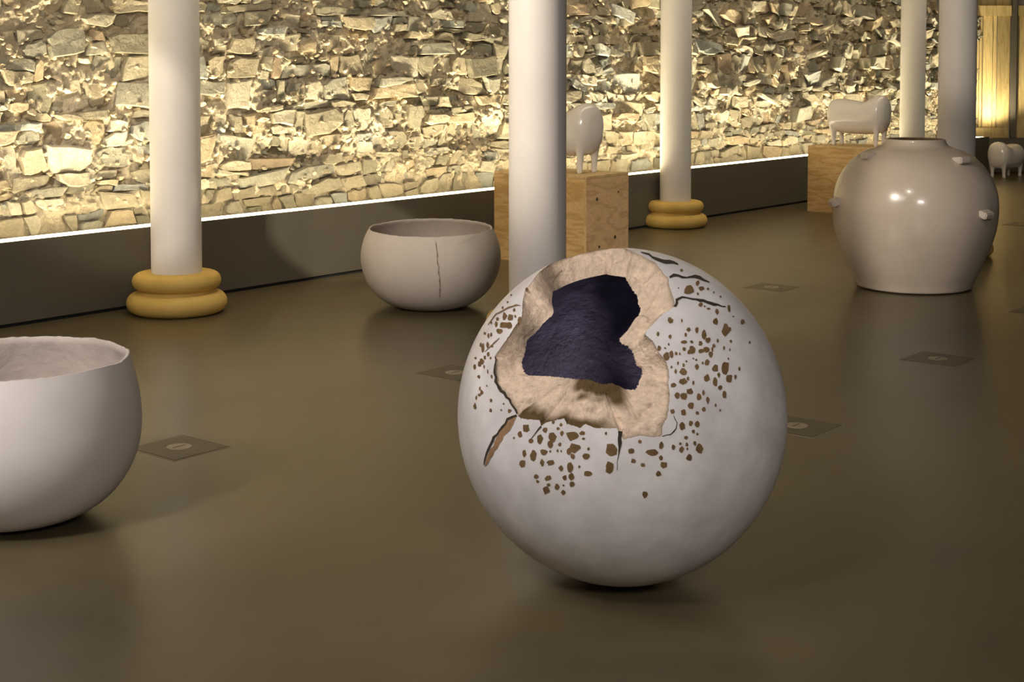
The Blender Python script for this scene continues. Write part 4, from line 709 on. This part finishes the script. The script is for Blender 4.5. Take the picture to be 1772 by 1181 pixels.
NT = 480
ths = [2 * math.pi * k / NT for k in range(NT)]
def at_curve(L, th):
    x = math.degrees(th) % 360 / 1.5; i = int(x) % 240; f = x - int(x)
    return L[i] * (1 - f) + L[(i + 1) % 240] * f
ao = [R(at_curve(AO, t_) + 0.35 * mnoise.noise(Vector((math.cos(t_) * 40, math.sin(t_) * 40, 1)))) for t_ in ths]
ai = [R(at_curve(AI, t_) + 0.7 * mnoise.noise(Vector((math.cos(t_) * 45, math.sin(t_) * 45, 5)))) for t_ in ths]
def shell_mesh(name, start, rad, rings, flip, fn=None):
    vs, fs = [], []
    for i in range(rings):
        t_ = (i / rings) ** 1.15
        for k in range(NT):
            al = start[k] + (math.pi - start[k]) * t_
            vs.append(sph(al, ths[k], rad if fn is None else fn(al, ths[k], rad, i)))
    vs.append(sph(math.pi, 0, rad))
    last = len(vs) - 1
    for i in range(rings - 1):
        for k in range(NT):
            k2 = (k + 1) % NT
            q = (i * NT + k, i * NT + k2, (i + 1) * NT + k2, (i + 1) * NT + k)
            fs.append(q if flip else tuple(reversed(q)))
    for k in range(NT):
        q = ((rings - 1) * NT + k, (rings - 1) * NT + (k + 1) % NT, last)
        fs.append(q if flip else tuple(reversed(q)))
    return mesh_from(name, vs, fs, True)
link('glazed_shell', shell_mesh('glazed_shell', ao, RB, 80, True), M['ball'], ball)
link('glazed_inside', shell_mesh('glazed_inside', ai, RI, 60, False,
     lambda al, th, r_, i: r_ - min(i, 6) * 0.001 + min(i, 6) * 0.001 * mnoise.noise(sph(al, th, 6.0))), M['blue'], ball)
NR = 22; vs, fs, cols = [], [], []
for i in range(NR + 1):
    t_ = i / NR
    for k in range(NT):
        p_ = sph(ao[k] + (ai[k] - ao[k]) * t_, ths[k], RB + (RI - RB) * t_)
        e_ = math.sin(math.pi * t_)
        nrm = (p_ - Vector((0, 0, RB))).normalized()
        lump = (0.25 - abs(mnoise.noise(p_ * 7.5))) * 0.034 + mnoise.noise(p_ * 22) * 0.014 + mnoise.noise(p_ * 55) * 0.008 + mnoise.noise(p_ * 120) * 0.004
        step = -0.006 * e_
        p_ = p_ + nrm * max(lump * min(1, 2.2 * e_) + step, -0.035 * (1 - t_))
        vs.append(p_)
        deg = math.degrees(ths[k])
        st = 0.0
        nz = mnoise.noise(p_ * 14) * 0.5 + mnoise.noise(p_ * 40) * 0.35
        if 70 < deg < 145: st = max(st, min(1, max(0, 1.25 - t_ * 4.2 + nz * 1.3)) * min(1, (deg - 70) / 15))
        if 20 < deg < 160:
            win = max(0.0, min(1.0, (p_.x + 0.175) / 0.03)) * max(0.0, min(1.0, (0.0 - p_.x) / 0.03))
            st = max(st, min(1, max(0, (t_ - 0.30) * 2.6 + nz * 2.6)) * win)
        st = max(st, max(0, 1 - t_ * 14) * 0.6)
        c_a = (0.86, 0.68, 0.50); c_b = (0.135, 0.088, 0.036)
        cols.append((*[c_a[q] * (1 - st) + c_b[q] * st for q in range(3)], 1))
for i in range(NR):
    for k in range(NT):
        k2 = (k + 1) % NT
        fs.append((i * NT + k, (i + 1) * NT + k, (i + 1) * NT + k2, i * NT + k2))
me = mesh_from('broken_edge', vs, fs, True); set_col(me, cols)
link('broken_edge', me, M['break'], ball)
def dec(a, t_): return R(a / 100), R(t_ / 100)
def chip_geom(poly, rad):
    pts = [sph(*dec(a, t_), rad) for a, t_ in poly]
    c = sum(pts, Vector()) / len(pts); cc = Vector((0, 0, RB * 1.014))
    c = cc + (c - cc).normalized() * ((pts[0] - cc).length)
    n = len(pts)
    return pts + [c], [(i, (i + 1) % n, n) for i in range(n)]
for poly in BIG:
    vs, fs = chip_geom(poly, RB + 0.0009)
    link('glaze_chip', mesh_from('glaze_chip', vs, fs), M['chip'], ball)
V, Fc = [], []
random.seed(21)
for poly in SMALL:
    vs, fs = chip_geom(poly, RB + 0.0009)
    o_ = len(V); V += vs; Fc += [tuple(q + o_ for q in f) for f in fs]
o = link('small_glaze_chips', mesh_from('small_glaze_chips', V, Fc), M['chip'], ball); o['kind'] = 'stuff'
for kind, rib in CRACKS_AND_SHADE:  # one dark ribbon paints the shadow gap along the hole's left edge
    vs, fs = [], []
    for i, (a, b_, c_, d_) in enumerate(rib):
        rad = RB + (0.0016 if kind == 'dark' else 0.0012)
        vs += [sph(*dec(a, b_), rad), sph(*dec(c_, d_), rad)]
        if i: fs.append((2 * i - 2, 2 * i - 1, 2 * i + 1, 2 * i))
    link('crack', mesh_from('crack', vs, fs), M['crack_' + kind], ball)

# ------------------------------------------------------------------ floor socket covers
def plate(x, y, label):
    root = empty('floor_socket_cover', (x, y, 0), WANG)
    tag(root, label, 'floor cover', 'square covers set in the floor')
    link('plate', box_mesh('plate', -0.135, 0.135, -0.145, 0.145, 0.0, 0.003, 0.0008), M['plate'], root)
    link('frame', box_mesh('frame', -0.142, 0.142, -0.152, 0.152, 0.0, 0.0012), M['disc'], root)
    d_ = link('disc', lathe('disc', [(0.05, 0.002), (0.05, 0.0042), (0.046, 0.005)], 40, None, False, True), M['disc'], root)
    link('slot', box_mesh('slot', -0.030, 0.030, -0.002, 0.002, 0.005, 0.0056), M['gap'], d_)
plate(-1.318, 5.881, 'dark square floor cover with pale disc just right of the foreground bowl')
plate(-0.277, 7.281, 'square floor cover peeking out left of the sphere')
plate(1.738, 9.998, 'square floor cover between sphere and jar, in front of the far crate')
plate(1.191, 6.225, 'square floor cover peeking out right of the sphere')
plate(2.179, 7.618, 'faint square floor cover in the dark reflection below the jar')
plate(3.20, 9.04, 'square floor cover cut by the right picture edge, right of the jar base')
plate(4.70, 13.75, 'square floor cover far right, in front of the floor sheep')
